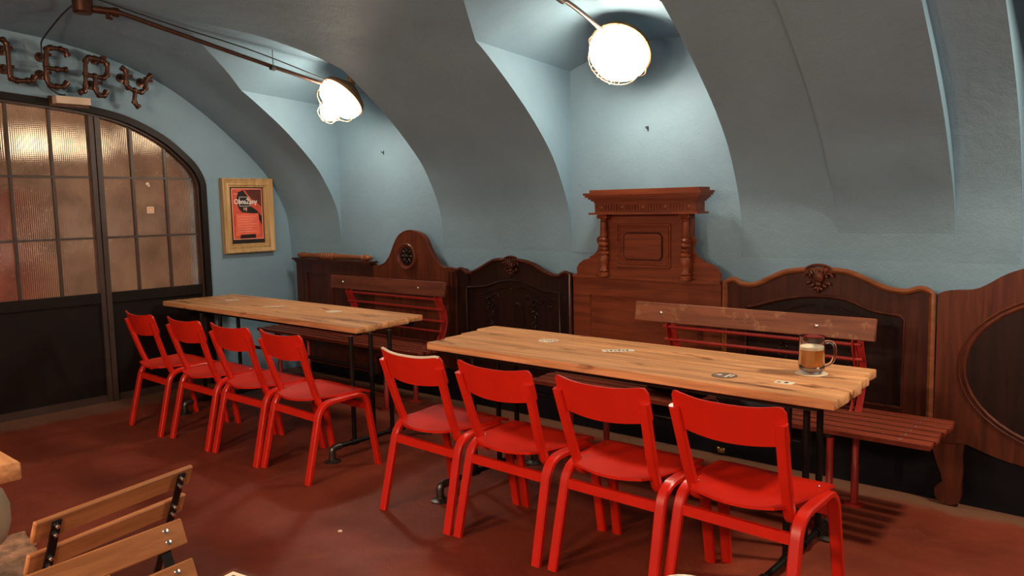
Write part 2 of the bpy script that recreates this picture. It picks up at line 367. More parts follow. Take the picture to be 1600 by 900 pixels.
def lerp(pts):
    P = sorted([(p[0], p[1]) for p in pts])
    def f(x):
        if x <= P[0][0]: return P[0][1]
        for i in range(len(P) - 1):
            if x <= P[i + 1][0]:
                t = (x - P[i][0]) / max(P[i + 1][0] - P[i][0], 1e-9); return P[i][1] * (1 - t) + P[i + 1][1] * t
        return P[-1][1]
    return f
def frange(a, b, n): return [a + (b - a) * i / n for i in range(n + 1)]

# ------------------------------------------------------------------ room shell
XL, XR, YB, YF = -6.14, 3.6, 4.1, -2.1
half = [(4.1, 1.12), (4.09, 1.25), (4.06, 1.42), (3.98, 1.6), (3.88, 1.76), (3.7, 1.955), (3.48, 2.147), (3.24, 2.325), (3.0, 2.455), (2.7, 2.56), (2.38, 2.63), (1.9, 2.69), (1.4, 2.715), (1.0, 2.72)]
full = half + [(2.0 - y, z) for y, z in half[-2::-1]]
dense = catmull([(0, y, z) for y, z in full], 10)
cum = [0.0]
for i in range(1, len(dense)): cum.append(cum[-1] + (dense[i] - dense[i - 1]).length)
TOT = cum[-1]
def prof(s):
    s = max(0.0, min(TOT, s)); lo, hi = 0, len(cum) - 1
    while hi - lo > 1:
        m = (lo + hi) // 2
        if cum[m] <= s: lo = m
        else: hi = m
    t = (s - cum[lo]) / (cum[hi] - cum[lo]); p = dense[lo].lerp(dense[hi], t); q = (dense[hi] - dense[lo]).normalized()
    return p.y, p.z, -q.z if False else q.y, q.z
def s_at_y(y):
    lo, hi = 0.0, TOT
    for _ in range(40):
        m = (lo + hi) / 2
        if prof(m)[0] > y: lo = m
        else: hi = m
    return lo
def sstep(t): t = max(0, min(1, t)); return t * t * (3 - 2 * t)
RIB0, RIB1 = -1.37, -0.84
def vault(x, s, rib=0.0):
    y, z, ty, tz = prof(s)
    ny, nz = tz, -ty            # inward normal candidates
    if ny * (1.0 - y) + nz * (1.0 - z) < 0: ny, nz = -ny, -nz
    d = 0.066 * sstep((-5.62 - x) / 0.52) * (1 - 0.65 * sstep((s - 1.2) / 1.6))
    d += 0.010 * (mnoise.noise(Vector((x * 0.9, s * 0.9, 3.1)))) + 0.004 * mnoise.noise(Vector((x * 4, s * 4, 1.0)))
    d += rib
    return Vector((x, y + ny * d, z + nz * d))
NS = 110
mb = MB()
def grid(mb, cols, smooth=True):
    n = len(cols[0]); vs = [p for c in cols for p in c]; fs = []
    for i in range(len(cols) - 1):
        for j in range(n - 1): a = i * n + j; fs.append((a, a + 1, a + n + 1, a + n))
    mb.add(vs, fs, smooth)
niches = [(-5.48, -4.24), (-3.05, -1.885), (-0.58, 0.60), (1.85, 3.02)]
SB = 3.232
side_top = lambda y: 2.265 + (4.1 - y) / (4.1 - SB) * (vault(0, s_at_y(SB)).z - 2.265)
def niche_cols(x0, x1, n=26):
    cols = []
    xc, hw = (x0 + x1) / 2, (x1 - x0) / 2
    for x in frange(x0, x1, n):
        t = min(1.0, abs(x - xc) / hw)
        yc = 2.50 + (SB - 2.50) * t ** 1.25
        sc = s_at_y(yc); cols.append((x, t, sc))
    return cols
edges = []
x = XL
for a, b_ in niches: edges.append((x, a, 'v')); edges.append((a, b_, 'n')); x = b_
edges.append((x, XR, 'v'))
for a, b_, kind in edges:
    if kind == 'v':
        n = max(3, int((b_ - a) / 0.06))
        grid(mb, [[vault(x, TOT * k / NS) for k in range(NS + 1)] for x in frange(a, b_, n)])
    else:
        nc = niche_cols(a, b_)
        grid(mb, [[vault(x, sc + (TOT - sc) * k / NS) for k in range(NS + 1)] for x, t, sc in nc])
        lun = []; back = []
        for x, t, sc in nc:
            f = vault(x, sc); zt = 2.265 + 0.105 * (1 - t * t)
            lun.append([Vector((x, 4.1 + (f.y - 4.1) * k / 14, zt + (f.z - zt) * k / 14 + 0.018 * math.sin(PI * k / 14) * (1 - t * t))) for k in range(15)])
            back.append([Vector((x, 4.1, 1.12 + (zt - 1.12) * k / 20)) for k in range(21)])
        grid(mb, lun); grid(mb, back)
        for x in (a, b_):
            ss = s_at_y(SB); c1 = []; c2 = []
            for k in range(25):
                p = vault(x, ss * k / 24); c1.append(p)
                yy = min(p.y, 4.1); zt = 2.265 + (4.1 - yy) / (4.1 - SB) * (vault(x, ss).z - 2.265)
                c2.append(Vector((x, yy, max(zt, p.z))))
            rows = [[c1[k].lerp(c2[k], j / 6) for j in range(7)] for k in range(25)]
            grid(mb, rows, False)
struct(mb, 'ceiling', M['plaster_vault'])
# projecting transverse rib right of the middle niche
def rib_h(q): return -0.006 + 0.066 * sstep(q / 0.6) - 0.028 * sstep((q - 0.7) / 1.2)
mb = MB(); ribc = []
S0 = 0.03
for x in frange(RIB0, RIB1, 8): ribc.append([vault(x, S0 + (TOT - 2 * S0) * k / NS, rib_h(k / NS * TOT)) for k in range(NS + 1)])
grid(mb, ribc)
for x in (RIB0, RIB1):
    grid(mb, [[vault(x, S0 + (TOT - 2 * S0) * k / NS, -0.02) for k in range(NS + 1)], [vault(x, S0 + (TOT - 2 * S0) * k / NS, rib_h(k / NS * TOT)) for k in range(NS + 1)]], False)
struct(mb, 'trim_1', M['plaster_vault'])
# back wall below the springing, front wall, right wall
mb = MB(); cols = []
for x in frange(XL, XR, 160):
    p = vault(x, 0.0); inn = any(a <= x <= b_ for a, b_ in niches)
    cols.append([Vector((x, YB + (p.y - YB) * k / 8, p.z * k / 8)) for k in range(9)])
grid(mb, cols); struct(mb, 'wall_back', M['plaster'])
mb = MB(); mb.box(XL, XR, YF - 0.1, YF, 0, 1.2); struct(mb, 'wall_front', M['plaster'])
mb = MB(); mb.box(XR, XR + 0.1, YF - 0.1, YB + 0.1, 0, 2.8); struct(mb, 'wall_right', M['plaster'])
mb = MB(); mb.box(-9.3, XR + 0.1, YF - 0.6, YB + 0.6, -0.08, 0.0); struct(mb, 'floor', M['floor'])
# left wall with the arched doorway
arch_pts = [(1.7705, 2.248), (1.83, 2.245), (2.144, 2.222), (2.398, 2.195), (2.668, 2.135), (2.929, 2.010), (3.101, 1.870), (3.18, 1.785), (3.225, 1.70), (3.241, 1.64)]
arch_pts = [(q.x, q.y) for q in catmull([(y, z, 0) for y, z in arch_pts], 5)]
arch_r = lerp(arch_pts)
DY0, DY1 = 0.30, 3.241
MIR = DY0 + DY1
def arch(y): return arch_r(y) if y >= MIR / 2 else arch_r(MIR - y)
def vault_z_at(y):
    s = s_at_y(y); best = vault(XL, s); lo, hi = 0.0, TOT
    for _ in range(36):
        m = (lo + hi) / 2
        if vault(XL, m).y > y: lo = m
        else: hi = m
    return vault(XL, lo).z
mb = MB()
ys = [y for y in frange(YF, DY0, 30)] ; rows = []
def wall_strip(y0, y1, n, base):
    cols = []
    for y in frange(y0, y1, n):
        b0 = base(y); t = vault_z_at(y) + 0.03; cols.append([Vector((XL, y, b0 + (t - b0) * k / 10)) for k in range(11)])
    grid(mb, cols)
wall_strip(YF, DY0, 30, lambda y: 0.0); wall_strip(DY0, DY1, 90, arch); wall_strip(DY1, 4.12, 40, lambda y: 0.0)
# reveal
ol = [(DY1, 0.0)] + [(DY1, 0.8)] + [p for p in reversed(arch_pts)] + [(MIR - y, z) for y, z in arch_pts] + [(DY0, 0.8), (DY0, 0.0)]
grid(mb, [[Vector((XL, y, z)), Vector((XL - 0.22, y, z))] for y, z in ol], False)
struct(mb, 'wall_left', M['plaster'])
# room behind the glass door
mb = MB(); X0 = -9.2
mb.box(X0 - 0.1, X0, -0.8, 5.2, 0, 3.0); mb.box(X0, XL - 0.25, -0.9, -0.8, 0, 3.0); mb.box(X0, XL - 0.25, 5.1, 5.2, 0, 3.0); mb.box(X0, XL - 0.25, -0.9, 5.2, 2.9, 3.0)
struct(mb, 'wall_backroom', M['backroom'])
d = bpy.data.lights.new('backroom_light', 'POINT'); d.energy = 45; d.color = (1.0, 0.80, 0.62); d.shadow_soft_size = 0.15
o = bpy.data.objects.new('backroom_light', d); COL.objects.link(o); o.location = (-7.4, -0.1, 2.5)
area('backroom_wash', (-6.42, 1.9, 0.42), (-8.9, 2.6, 1.5), 0.5, 46, (1.0, 0.76, 0.60))  # hidden light added behind the lower door panel to brighten the panes
for (px, py, pz, lab) in ((-7.7, 2.50, 2.06, 'glowing globe behind the second column of door glass'), (-7.7, 2.94, 2.06, 'glowing globe behind the third column of door glass'), (-7.7, 3.62, 2.16, 'glowing globe behind the arched right leaf of the door')):
    t = thing('pendant_lamp', lab, 'lamp', (px, py, pz), group=None)
    MB().ell((px, py, pz), (0.13, 0.13, 0.13), 16, 10).build('globe', M['bulb'], t)
    MB().tube([(px, py, pz + 0.12), (px, py, 2.9)], 0.006, 6).build('cord', M['cable'], t)
# shelf-like dark furniture behind the glass, seen only as a blur
t = thing('dark_cabinet', 'dark brown shape blurred behind the left door glass', 'cabinet', (-8.6, 2.35, 0))
MB().box(-8.9, -8.4, 2.1, 2.75, 0, 1.7).build('body', M['mid_wood'], t)
MB().box(-8.4, -8.38, 2.13, 2.72, 0.1, 1.65).build('door', M['red_wood'], t)

# dark painted plinth behind and under the headboards
mb = MB(); mb.box(-5.96, 1.4, 4.03, 4.085, 0, 0.62); struct(mb, 'trim_2', M['navy'])

# ------------------------------------------------------------------ door
dr = thing('door_1', None, None, (XL, 1.77, 0), kind='structure')
XD = XL - 0.055   # door plane
def yz(a, b, x): return (x, a, b)
def arc_band(o0, o1, x0, x1, n=None):
    """arched frame between insets o0 and o1 measured from the doorway"""
    mb = MB(); outer = []; inner = []
    P = [(DY0, 0.0), (DY0, 0.9)] + [(MIR - y, z) for y, z in reversed(arch_pts)] + arch_pts + [(DY1, 0.9), (DY1, 0.0)]
    Q = [Vector((y, z)) for y, z in P]; n = len(Q)
    for i in range(n):
        t = (Q[min(i + 1, n - 1)] - Q[max(i - 1, 0)]).normalized(); nn = Vector((t.y, -t.x))
        outer.append(Q[i] + nn * o0); inner.append(Q[i] + nn * o1)
    vs = []; fs = []
    for i in range(n): vs += [(x0, *outer[i]), (x0, *inner[i]), (x1, *inner[i]), (x1, *outer[i])]
    for i in range(n - 1):
        a = 4 * i; b_ = a + 4
        for j in range(4): fs.append((a + j, a + (j + 1) % 4, b_ + (j + 1) % 4, b_ + j))
    fs += [(0, 1, 2, 3), (4 * n - 4, 4 * n - 1, 4 * n - 2, 4 * n - 3)]
    mb.add(vs, fs); return mb
arc_band(-0.012, 0.038, XD - 0.03, XL + 0.018).build('outer_frame', M['door_metal'], dr)
arc_band(0.032, 0.052, XD - 0.03, XL - 0.012).build('inner_frame', M['bar_metal'], dr)
cols_y = [0.335, 0.545, 0.815, 1.075, 1.125, 1.33, 1.597, 1.864, 2.134, 2.398, 2.461, 2.692, 2.948, 3.20]
rz = [0.825, 1.245, 1.693]
mb = MB()
for y0, y1 in ((2.398, 2.461), (1.075, 1.125)):
    zt = arch((y0 + y1) / 2) - 0.03
    mb.box(XD - 0.03, XD + 0.030, y0 - 0.006, (y0 + y1) / 2 - 0.004, 0.0, zt); mb.box(XD - 0.03, XD + 0.038, (y0 + y1) / 2 + 0.001, y1 + 0.006, 0.0, zt)
mb.build('meeting_stile', M['bar_metal'], dr)
for y in cols_y[1:-1]:
    if min(abs(y - q) for q in (2.398, 2.461, 1.075, 1.125)) < 0.01: continue
    MB().box(XD - 0.016, XD + 0.016, y - 0.009, y + 0.009, 0.83, arch(y) - 0.03).build('glazing_bar', M['bar_metal'], dr)
for z in rz[1:]:
    for y0, y1 in ((2.461, 3.20), (1.125, 2.398), (0.335, 1.075)):
        MB().box(XD - 0.015, XD + 0.015, y0, y1, z - 0.008, z + 0.008).build('glazing_bar', M['bar_metal'], dr)
for y0, y1 in ((2.461, 3.21), (1.125, 2.398), (0.33, 1.075)):
    MB().box(XD - 0.025, XD + 0.026, y0, y1, 0.755, 0.83).build('mid_rail', M['door_metal'], dr)
    MB().box(XD - 0.01, XD + 0.004, y0, y1, 0.05, 0.76).build('lower_panel', M['door_metal'], dr)
    MB().box(XD - 0.025, XD + 0.022, y0, y1, 0.0, 0.055).build('bottom_rail', M['bar_metal'], dr)
    MB().box(XD - 0.02, XD + 0.012, y0, y0 + 0.05, 0.05, 0.76).build('lower_stile', M['door_metal'], dr)
for i in range(len(cols_y) - 1):
    y0, y1 = cols_y[i] + 0.005, cols_y[i + 1] - 0.005
    if y1 - y0 < 0.1: continue
    for k in range(3):
        z0 = rz[k] + 0.003; mb = MB(); xs = frange(y0, y1, 6 if k == 2 else 1)
        top = (lambda y: max(arch(y) - 0.035, rz[2] + 0.01)) if k == 2 else (lambda y: rz[k + 1] - 0.003)
        vs = []; fs = []
        for y in xs: vs += [(XD - 0.003, y, z0), (XD + 0.003, y, z0), (XD + 0.003, y, top(y)), (XD - 0.003, y, top(y))]
        for q in range(len(xs) - 1):
            a = 4 * q; b_ = a + 4
            for j in range(4): fs.append((a + j, a + (j + 1) % 4, b_ + (j + 1) % 4, b_ + j))
        e = 4 * len(xs); fs += [(0, 3, 2, 1), (e - 4, e - 3, e - 2, e - 1)]
        mb.add(vs, fs).build('pane', M['pane'], dr)
# stickers on the glass
t = thing('door_sticker', 'small orange and cream square sticker with a ring on the door glass', 'sticker', (XD + 0.005, 2.816, 1.42))
MB().box(XD + 0.003, XD + 0.0045, 2.789, 2.843, 1.422, 1.472).build('backing', M['white_card'], t)
mb = MB()
for q in ((2.795, 2.837, 1.461, 1.466), (2.795, 2.837, 1.428, 1.433), (2.795, 2.800, 1.428, 1.466), (2.832, 2.837, 1.428, 1.466)): mb.box(XD + 0.0045, XD + 0.0055, *q)
mb.tube([(XD + 0.005, 2.816 + 0.011 * math.cos(a * PI / 8), 1.447 + 0.011 * math.sin(a * PI / 8)) for a in range(16)], 0.0026, 6, closed=True)
mb.build('emblem', M['orange'], t)
mb = MB(); mb.box(0, 0.0015, -0.011, 0.011, 0, 0.02); mb.box(0, 0.0015, 0.002, 0.018, -0.012, 0.006)
place(mb, 'sticker_scrap', M['white_card'], (XD + 0.003, 2.805, 1.64), 'tiny torn white sticker scrap high on the door glass', 'sticker')
# light box over the door
t = thing('door_light_box', 'cream plastic box fixed over the top of the glass door', 'fixture', (XL + 0.05, 2.25, 2.18))
MB().box(XL + 0.02, XL + 0.11, 2.14, 2.365, 2.198, 2.248).build('cover', M['cream'], t)
MB().box(XL + 0.001, XL + 0.03, 2.12, 2.38, 2.185, 2.255).build('backing', M['copper'], t)

# ------------------------------------------------------------------ pipe letters
def letter(ch, lab, paths, fl):
    allp = [p for pa in paths for p in pa]; cy = sum(p[0] for p in allp) / len(allp); cz = min(p[1] for p in allp)
    t = thing('sign_letter', lab, 'sign letter', (-6.0, cy, cz), group=None)
    mb = MB()
    for pa in paths:
        pp = [(-6.0, y, z) for y, z in pa]; mb.tube(catmull(pp, 4), 0.0155, 10)
        for i, (y, z) in enumerate(pa):
            if i in (0, len(pa) - 1) or 1:
                a = Vector(pp[max(i - 1, 0)]); b_ = Vector(pp[min(i + 1, len(pa) - 1)]); p = Vector(pp[i])
                dlt = (b_ - a).normalized() * 0.010; mb.tube([p - dlt, p + dlt], 0.0215, 10)
    mb.build('pipe', M['copper'], t)
    for y, z in fl:
        y = y * 1.0233 - 0.01; z = 1.42 + (z - 1.42) * 1.0233; m2 = MB(); m2.tube([(-5.99, y + 0.01, z), (XL + 0.012, y + 0.01, z)], 0.014, 8); m2.lathe([(0.0, 0), (0.034, 0), (0.034, 0.008), (0.018, 0.012), (0.018, 0.024), (0, 0.024)], (XL, y + 0.01, z), (1, 0, 0), 16)
        m2.tube([(-6.0, y + 0.01, z), (-6.0, y + 0.035, z)], 0.012, 8)
        m2.build('wall_flange', M['copper'], t)
letter('L', 'letter L of brown pipe, leftmost above the door', [[(1.799, 2.577), (1.831, 2.576), (1.851, 2.553), (1.854, 2.521), (1.855, 2.366), (1.861, 2.33), (1.895, 2.319), (1.957, 2.325), (1.988, 2.329), (1.999, 2.352)]], [(1.816, 2.505), (1.817, 2.384)])
letter('E', 'letter E of brown pipe above the cream box', [[(2.221, 2.525), (2.211, 2.553), (2.179, 2.563), (2.114, 2.562), (2.091, 2.551), (2.081, 2.445), (2.078, 2.353), (2.096, 2.309), (2.138, 2.304), (2.182, 2.309), (2.202, 2.334)], [(2.083, 2.426), (2.147, 2.422), (2.202, 2.425)]], [(2.045, 2.49), (2.037, 2.372)])
letter('R', 'letter R of brown pipe between E and Y', [[(2.29, 2.282), (2.315, 2.292), (2.327, 2.325), (2.333, 2.412), (2.339, 2.5), (2.362, 2.528), (2.446, 2.519), (2.483, 2.497), (2.477, 2.42), (2.45, 2.397), (2.392, 2.403), (2.334, 2.405)], [(2.398, 2.4), (2.392, 2.315), (2.414, 2.271), (2.449, 2.274), (2.464, 2.298)]], [(2.36, 2.336), (2.40, 2.515)])
letter('Y', 'letter Y of brown pipe, last letter on the right', [[(2.589, 2.482), (2.614, 2.464), (2.611, 2.378), (2.623, 2.346), (2.667, 2.33), (2.717, 2.322), (2.751, 2.355), (2.761, 2.419), (2.793, 2.449)], [(2.675, 2.328), (2.663, 2.243), (2.688, 2.213)]], [(2.574, 2.407), (2.717, 2.389)])

# ------------------------------------------------------------------ ceiling conduit, junction box, cables
def on_vault(x, y, dz=0.0):
    p = vault(x, s_at_y(y)); return Vector((x, p.y, p.z - dz))
jb = thing('junction_box', 'dark round junction box on the vault at the conduit end', 'electrical box', (-4.97, 1.93, 2.62))
MB().lathe([(0, -0.05), (0.045, -0.05), (0.055, -0.04), (0.055, 0.035), (0.07, 0.045), (0, 0.045)], (-4.99, 1.95, 2.64), (0, 0, 1), 18).build('housing', M['copper'], jb)
mb = MB(); mb.tube([(-4.985, 1.98, 2.625), (-4.93, 2.13, 2.618)], 0.022, 10); mb.tube([(-4.95, 2.07, 2.62), (-4.94, 2.075, 2.575)], 0.012, 8); mb.tube([(-4.945, 2.06, 2.58), (-4.935, 2.095, 2.575)], 0.008, 8); mb.lathe([(0, 0), (0.028, 0), (0.028, 0.03), (0, 0.03)], (-4.94, 2.10, 2.618), (0.1, 1, -0.05), 12)
mb.build('gland', M['copper'], jb)
c1 = [(-4.93, 2.13, 2.618), (-4.88, 2.9, 2.455), (-4.83, 3.42, 2.345), (-4.80, 3.56, 2.31)]
t = thing('conduit_pipe', 'long brown steel conduit running across the vault to the left lamp', 'conduit', c1[0])
MB().tube(catmull(c1, 6), 0.0145, 10).build('pipe', M['conduit'], t)
mb = MB(); mb.tube([(c1[1][0] + 0.02, 3.10, 2.405), (c1[1][0] + 0.02, 3.13, 2.40)], 0.021, 10); mb.tube([(-4.855, 3.115, 2.41), (-4.855, 3.115, 2.52)], 0.003, 6); mb.build('clamp', M['iron'], t)
tag(MB().tube(catmull([(-4.90, 2.0, 2.665), (-4.86, 2.45, 2.575), (-4.82, 2.9, 2.495), (-4.79, 3.3, 2.40), (-4.77, 3.58, 2.32)], 6), 0.0045, 6).build('lamp_cable', M['cable']), 'thin black cable beside the long conduit to the left lamp', 'cable')
c2 = [(-2.36, 3.02, 2.43), (-2.40, 3.3, 2.395), (-2.45, 3.62, 2.335)]
t = thing('conduit_pipe', 'short brass-coloured conduit above the right lamp', 'conduit', c2[0])
MB().tube(catmull(c2, 6), 0.012, 10).build('pipe', M['conduit'], t)
MB().tube([(-2.375, 3.10, 2.42), (-2.38, 3.15, 2.412)], 0.02, 10).build('coupling', M['conduit'], t)
w = [(-5.02, 1.93, 2.66), (-5.4, 1.99, 2.665), (-5.75, 2.03, 2.63), (-5.98, 2.06, 2.60), (-6.06, 2.08, 2.575), (-6.07, 2.085, 2.5), (-6.09, 2.11, 2.33), (-6.09, 2.17, 2.27), (-6.08, 2.22, 2.265)]
tag(MB().tube(catmull(w, 6), 0.0055, 6).build('sign_cable', M['cable']), 'thin black cable from junction box down to the letter E', 'cable')

# ------------------------------------------------------------------ caged bulkhead lamps
def lamp(label, loc, axis):
    t = thing('bulkhead_lamp', label, 'lamp', loc, group=None, world=True)
    a = Vector(axis).normalized(); o = Vector(loc); u = a.orthogonal().normalized(); v = a.cross(u)
    P = lambda r, th, h: o + a * h + (u * math.cos(th) + v * math.sin(th)) * r
    MB().lathe([(0, -0.10), (0.06, -0.10), (0.10, -0.075), (0.165, -0.03), (0.178, 0.0), (0.178, 0.012), (0.15, 0.014), (0, 0.014)], o, a, 32).build('housing', M['wire'], t)
    MB().lathe([(0.166, 0.010), (0.168, 0.035), (0.160, 0.062), (0.140, 0.086), (0.110, 0.100), (0.070, 0.108), (0, 0.109)], o, a, 32).build('glass_dome', M['lamp_glass'], t)
    MB().lathe([(0.0, 0.1095), (0.070, 0.1095), (0.068, 0.15), (0.060, 0.185), (0.040, 0.208), (0, 0.218)], o, a, 24).build('glass_jar', M['lamp_jar'], t)
    mb = MB()
    for k in range(6):
        th = k * PI / 3 + 0.3
        mb.tube(catmull([P(0.172, th, 0.01), P(0.180, th, 0.06), P(0.150, th, 0.105), P(0.092, th, 0.15), P(0.074, th, 0.205), P(0.02, th, 0.238)], 4), 0.0022, 6)
    for r, h in ((0.150, 0.105), (0.088, 0.155), (0.02, 0.238)): mb.tube([P(r, j * PI / 12, h) for j in range(24)], 0.0022, 6, closed=True)
    mb.build('wire_cage', M['wire'], t)
    mb = MB(); mb.tube([o - a * 0.09, o - a * 0.09 + Vector((0, 0.02, 0.09))], 0.03, 12); mb.build('bracket', M['wire'], t)
    return t
lamp('caged bulkhead lamp in the left wall niche, at the conduit end', (-4.77, 3.63, 2.245), (-0.14, -0.66, -0.72))
lamp('caged bulkhead lamp above the tall crowned headboard', (-2.455, 3.765, 2.265), (0.10, -0.72, -0.68))

# ------------------------------------------------------------------ hooks in the niche walls
for x, lab in ((-2.479, 'small iron wall hook in the middle niche below the right lamp'), (-4.889, 'small iron wall hook in the left niche below the left lamp')):
    mb = MB(); mb.tube([(0, 0, 0), (0, -0.02, 0), (0, -0.03, 0.012)], 0.003, 6); mb.tube([(0, -0.004, 0.014), (0, -0.004, -0.014)], 0.0035, 6); mb.tube([(-0.008, -0.005, 0.012), (0.0, -0.005, 0.014)], 0.003, 6)
    place(mb, 'wall_hook', M['black_metal'], (x, 4.099, 1.862), lab, 'hook')

# ------------------------------------------------------------------ poster
py0, py1, pz0, pz1 = 3.375, 3.845, 1.072, 1.700
t = thing('framed_poster', 'red poster in a gold wooden frame on the blue wall', 'poster', (XL + 0.01, 3.61, pz0))
vs = []; fs = []; n = 4
def rect(i): return [(py0 + i, pz0 + i), (py1 - i, pz0 + i), (py1 - i, pz1 - i), (py0 + i, pz1 - i)]
prof_f = [(0.0, 0.002), (0.0, 0.052), (0.008, 0.058), (0.016, 0.050), (0.040, 0.040), (0.048, 0.046), (0.056, 0.046), (0.062, 0.034), (0.070, 0.036), (0.078, 0.026), (0.078, 0.004)]
for ins, h in prof_f:
    for a, b_ in rect(ins): vs.append((XL + h, a, b_))
for i in range(len(prof_f) - 1):
    for j in range(4): fs.append((i * 4 + j, i * 4 + (j + 1) % 4, (i + 1) * 4 + (j + 1) % 4, (i + 1) * 4 + j))
MB().add(vs, fs).build('frame', M['gold'], t)
q = XL + 0.006
MB().box(q, q + 0.004, py0 + 0.07, py1 - 0.07, pz0 + 0.07, pz1 - 0.07).build('mount', M['pos_black'], t)
a0, a1, b0, b1 = 3.472, 3.756, 1.185, 1.616
MB().box(q + 0.004, q + 0.006, a0, a1, b0, b1).build('print_border', M['pos_line'], t)
MB().box(q + 0.006, q + 0.007, a0 + 0.006, a1 - 0.006, b0 + 0.006, b1 - 0.006).build('print', M['pos_red'], t)
def blob(pts, name, mat, lay=0):
    MB().prism(pts, q + 0.007 + lay * 0.0006, q + 0.0076 + lay * 0.0006, lambda a, b, z: (z, a, b)).build(name, mat, t)
blob([(3.53, 1.605), (3.75, 1.608), (3.748, 1.46), (3.70, 1.50), (3.64, 1.54), (3.60, 1.60)], 'print_shade', M['pos_dark'])
blob([(3.53, 1.585), (3.58, 1.60), (3.62, 1.55), (3.64, 1.47), (3.70, 1.43), (3.745, 1.38), (3.745, 1.30), (3.715, 1.36), (3.66, 1.405), (3.56, 1.415), (3.53, 1.45), (3.515, 1.52)], 'print_shade', M['pos_black'], 1)
blob([(3.505, 1.40), (3.715, 1.405), (3.72, 1.225), (3.495, 1.215)], 'print_panel', M['pos_light'], 2)
blob([(3.54, 1.225), (3.68, 1.228), (3.68, 1.195), (3.53, 1.193)], 'print_shade', M['pos_black'], 3)
for k in range(7):
    z = 1.375 - k * 0.021; blob([(3.52, z), (3.69 - (k % 3) * 0.02, z + 0.002), (3.69 - (k % 3) * 0.02, z + 0.0055), (3.52, z + 0.0035)], 'print_line', M['pos_line'], 3)
blob([(3.492, 1.567), (3.53, 1.568), (3.53, 1.572), (3.492, 1.571)], 'print_line', M['pos_line'], 3)
mb = MB()
for r in ((3.54, 3.640, 1.542, 1.545), (3.54, 3.640, 1.466, 1.469), (3.54, 3.543, 1.466, 1.545), (3.637, 3.640, 1.466, 1.545)): mb.box(q + 0.009, q + 0.0096, *r)
mb.build('print_square', M['white_print'], t)
def text_mesh(body, size, loc, mat, parent, name='lettering', ext=0.0006, xs=1.0):
    cu = bpy.data.curves.new(name, 'FONT'); cu.body = body; cu.size = size; cu.extrude = ext; cu.offset = 0.0008; cu.align_x = 'LEFT'
    o = bpy.data.objects.new(name, cu); COL.objects.link(o)
    me = bpy.data.meshes.new_from_object(o.evaluated_get(bpy.context.evaluated_depsgraph_get()))
    bpy.data.objects.remove(o); me.materials.clear(); me.materials.append(mat)
    # lettering lies in the y-z plane facing +x
    me.transform(Matrix(((0, 0, 1, loc[0]), (xs, 0, 0, loc[1]), (0, 1, 0, loc[2]), (0, 0, 0, 1))))
    off = Vector(parent['_w']) if '_w' in parent else Vector((0, 0, 0)); me.transform(Matrix.Translation(-off))
    o2 = bpy.data.objects.new(name, me); COL.objects.link(o2); o2.parent = parent; return o2
text_mesh('Obna\u017deny', 0.058, (q + 0.0105, 3.49, 1.486), M['white_print'], t, xs=0.86)
text_mesh('HJ', 0.034, (q + 0.0105, 3.575, 1.432), M['pos_line'], t)

# ------------------------------------------------------------------ headboards
FY = 3.97       # front plane
def crest(mb, x, z, s=1.0):
    y = FY - 0.018
    mb.tube([(x + s * 0.062 * math.cos(a), y + 0.004, z + 0.030 * s + s * 0.028 * math.sin(a)) for a in frange(0.15, PI - 0.15, 10)], 0.0075 * s, 8)
    mb.ell((x, y, z + 0.002), (0.026 * s, 0.014, 0.032 * s))
    for k in (-2, -1, 0, 1, 2): mb.ell((x + k * 0.017 * s, y - 0.002, z + 0.024 * s), (0.006 * s, 0.010, 0.026 * s), 8, 5, Matrix.Rotation(k * 0.3, 3, 'Y'))
    for sg in (-1, 1):
        mb.tube([(x + sg * s * (0.046 + (0.022 - 0.0032 * k) * math.cos(k * 0.75)), y - 0.004, z + 0.004 + s * (0.022 - 0.0032 * k) * math.sin(k * 0.75)) for k in range(7)], 0.0062 * s, 8)
        for k in range(3): mb.ell((x + sg * s * (0.046 - k * 0.017), y, z - s * (0.028 + k * 0.013)), (0.014 * s, 0.010, 0.008 * s), 8, 5, Matrix.Rotation(sg * 0.6, 3, 'Y'))
    mb.ell((x, y, z - 0.060 * s), (0.009 * s, 0.009, 0.018 * s))
    mb.ell((x, y, z - 0.034 * s), (0.014 * s, 0.012, 0.012 * s))
def board_frame(t, xl, xr, top, inner, xil, xir, zb, zib, mat_f, mat_p, name='headboard', thick=0.03):
    xs = sorted(set(frange(xl, xr, 60)))
    MB().band(xs, lambda x: zb, lambda x: top(x) - 0.006, FY + 0.012, FY + 0.012 + thick).build('panel', mat_p, t)
    mb = MB(); nI = 44
    mb.band(frange(xl, xil, 6), lambda x: zb, top, FY, FY + 0.014); mb.band(frange(xir, xr, 6), lambda x: zb, top, FY, FY + 0.014)
    mb.band(frange(xil, xir, nI), inner, top, FY, FY + 0.014); mb.band(frange(xil, xir, 8), lambda x: zb, lambda x: zib, FY, FY + 0.014)
    mb.build('frame', mat_f, t)
    MB().tube([(xil, FY, zib)] + [(x, FY, inner(x)) for x in frange(xil, xir, nI)] + [(xir, FY, zib)], 0.008, 8, closed=True).build('inner_moulding', mat_f, t)

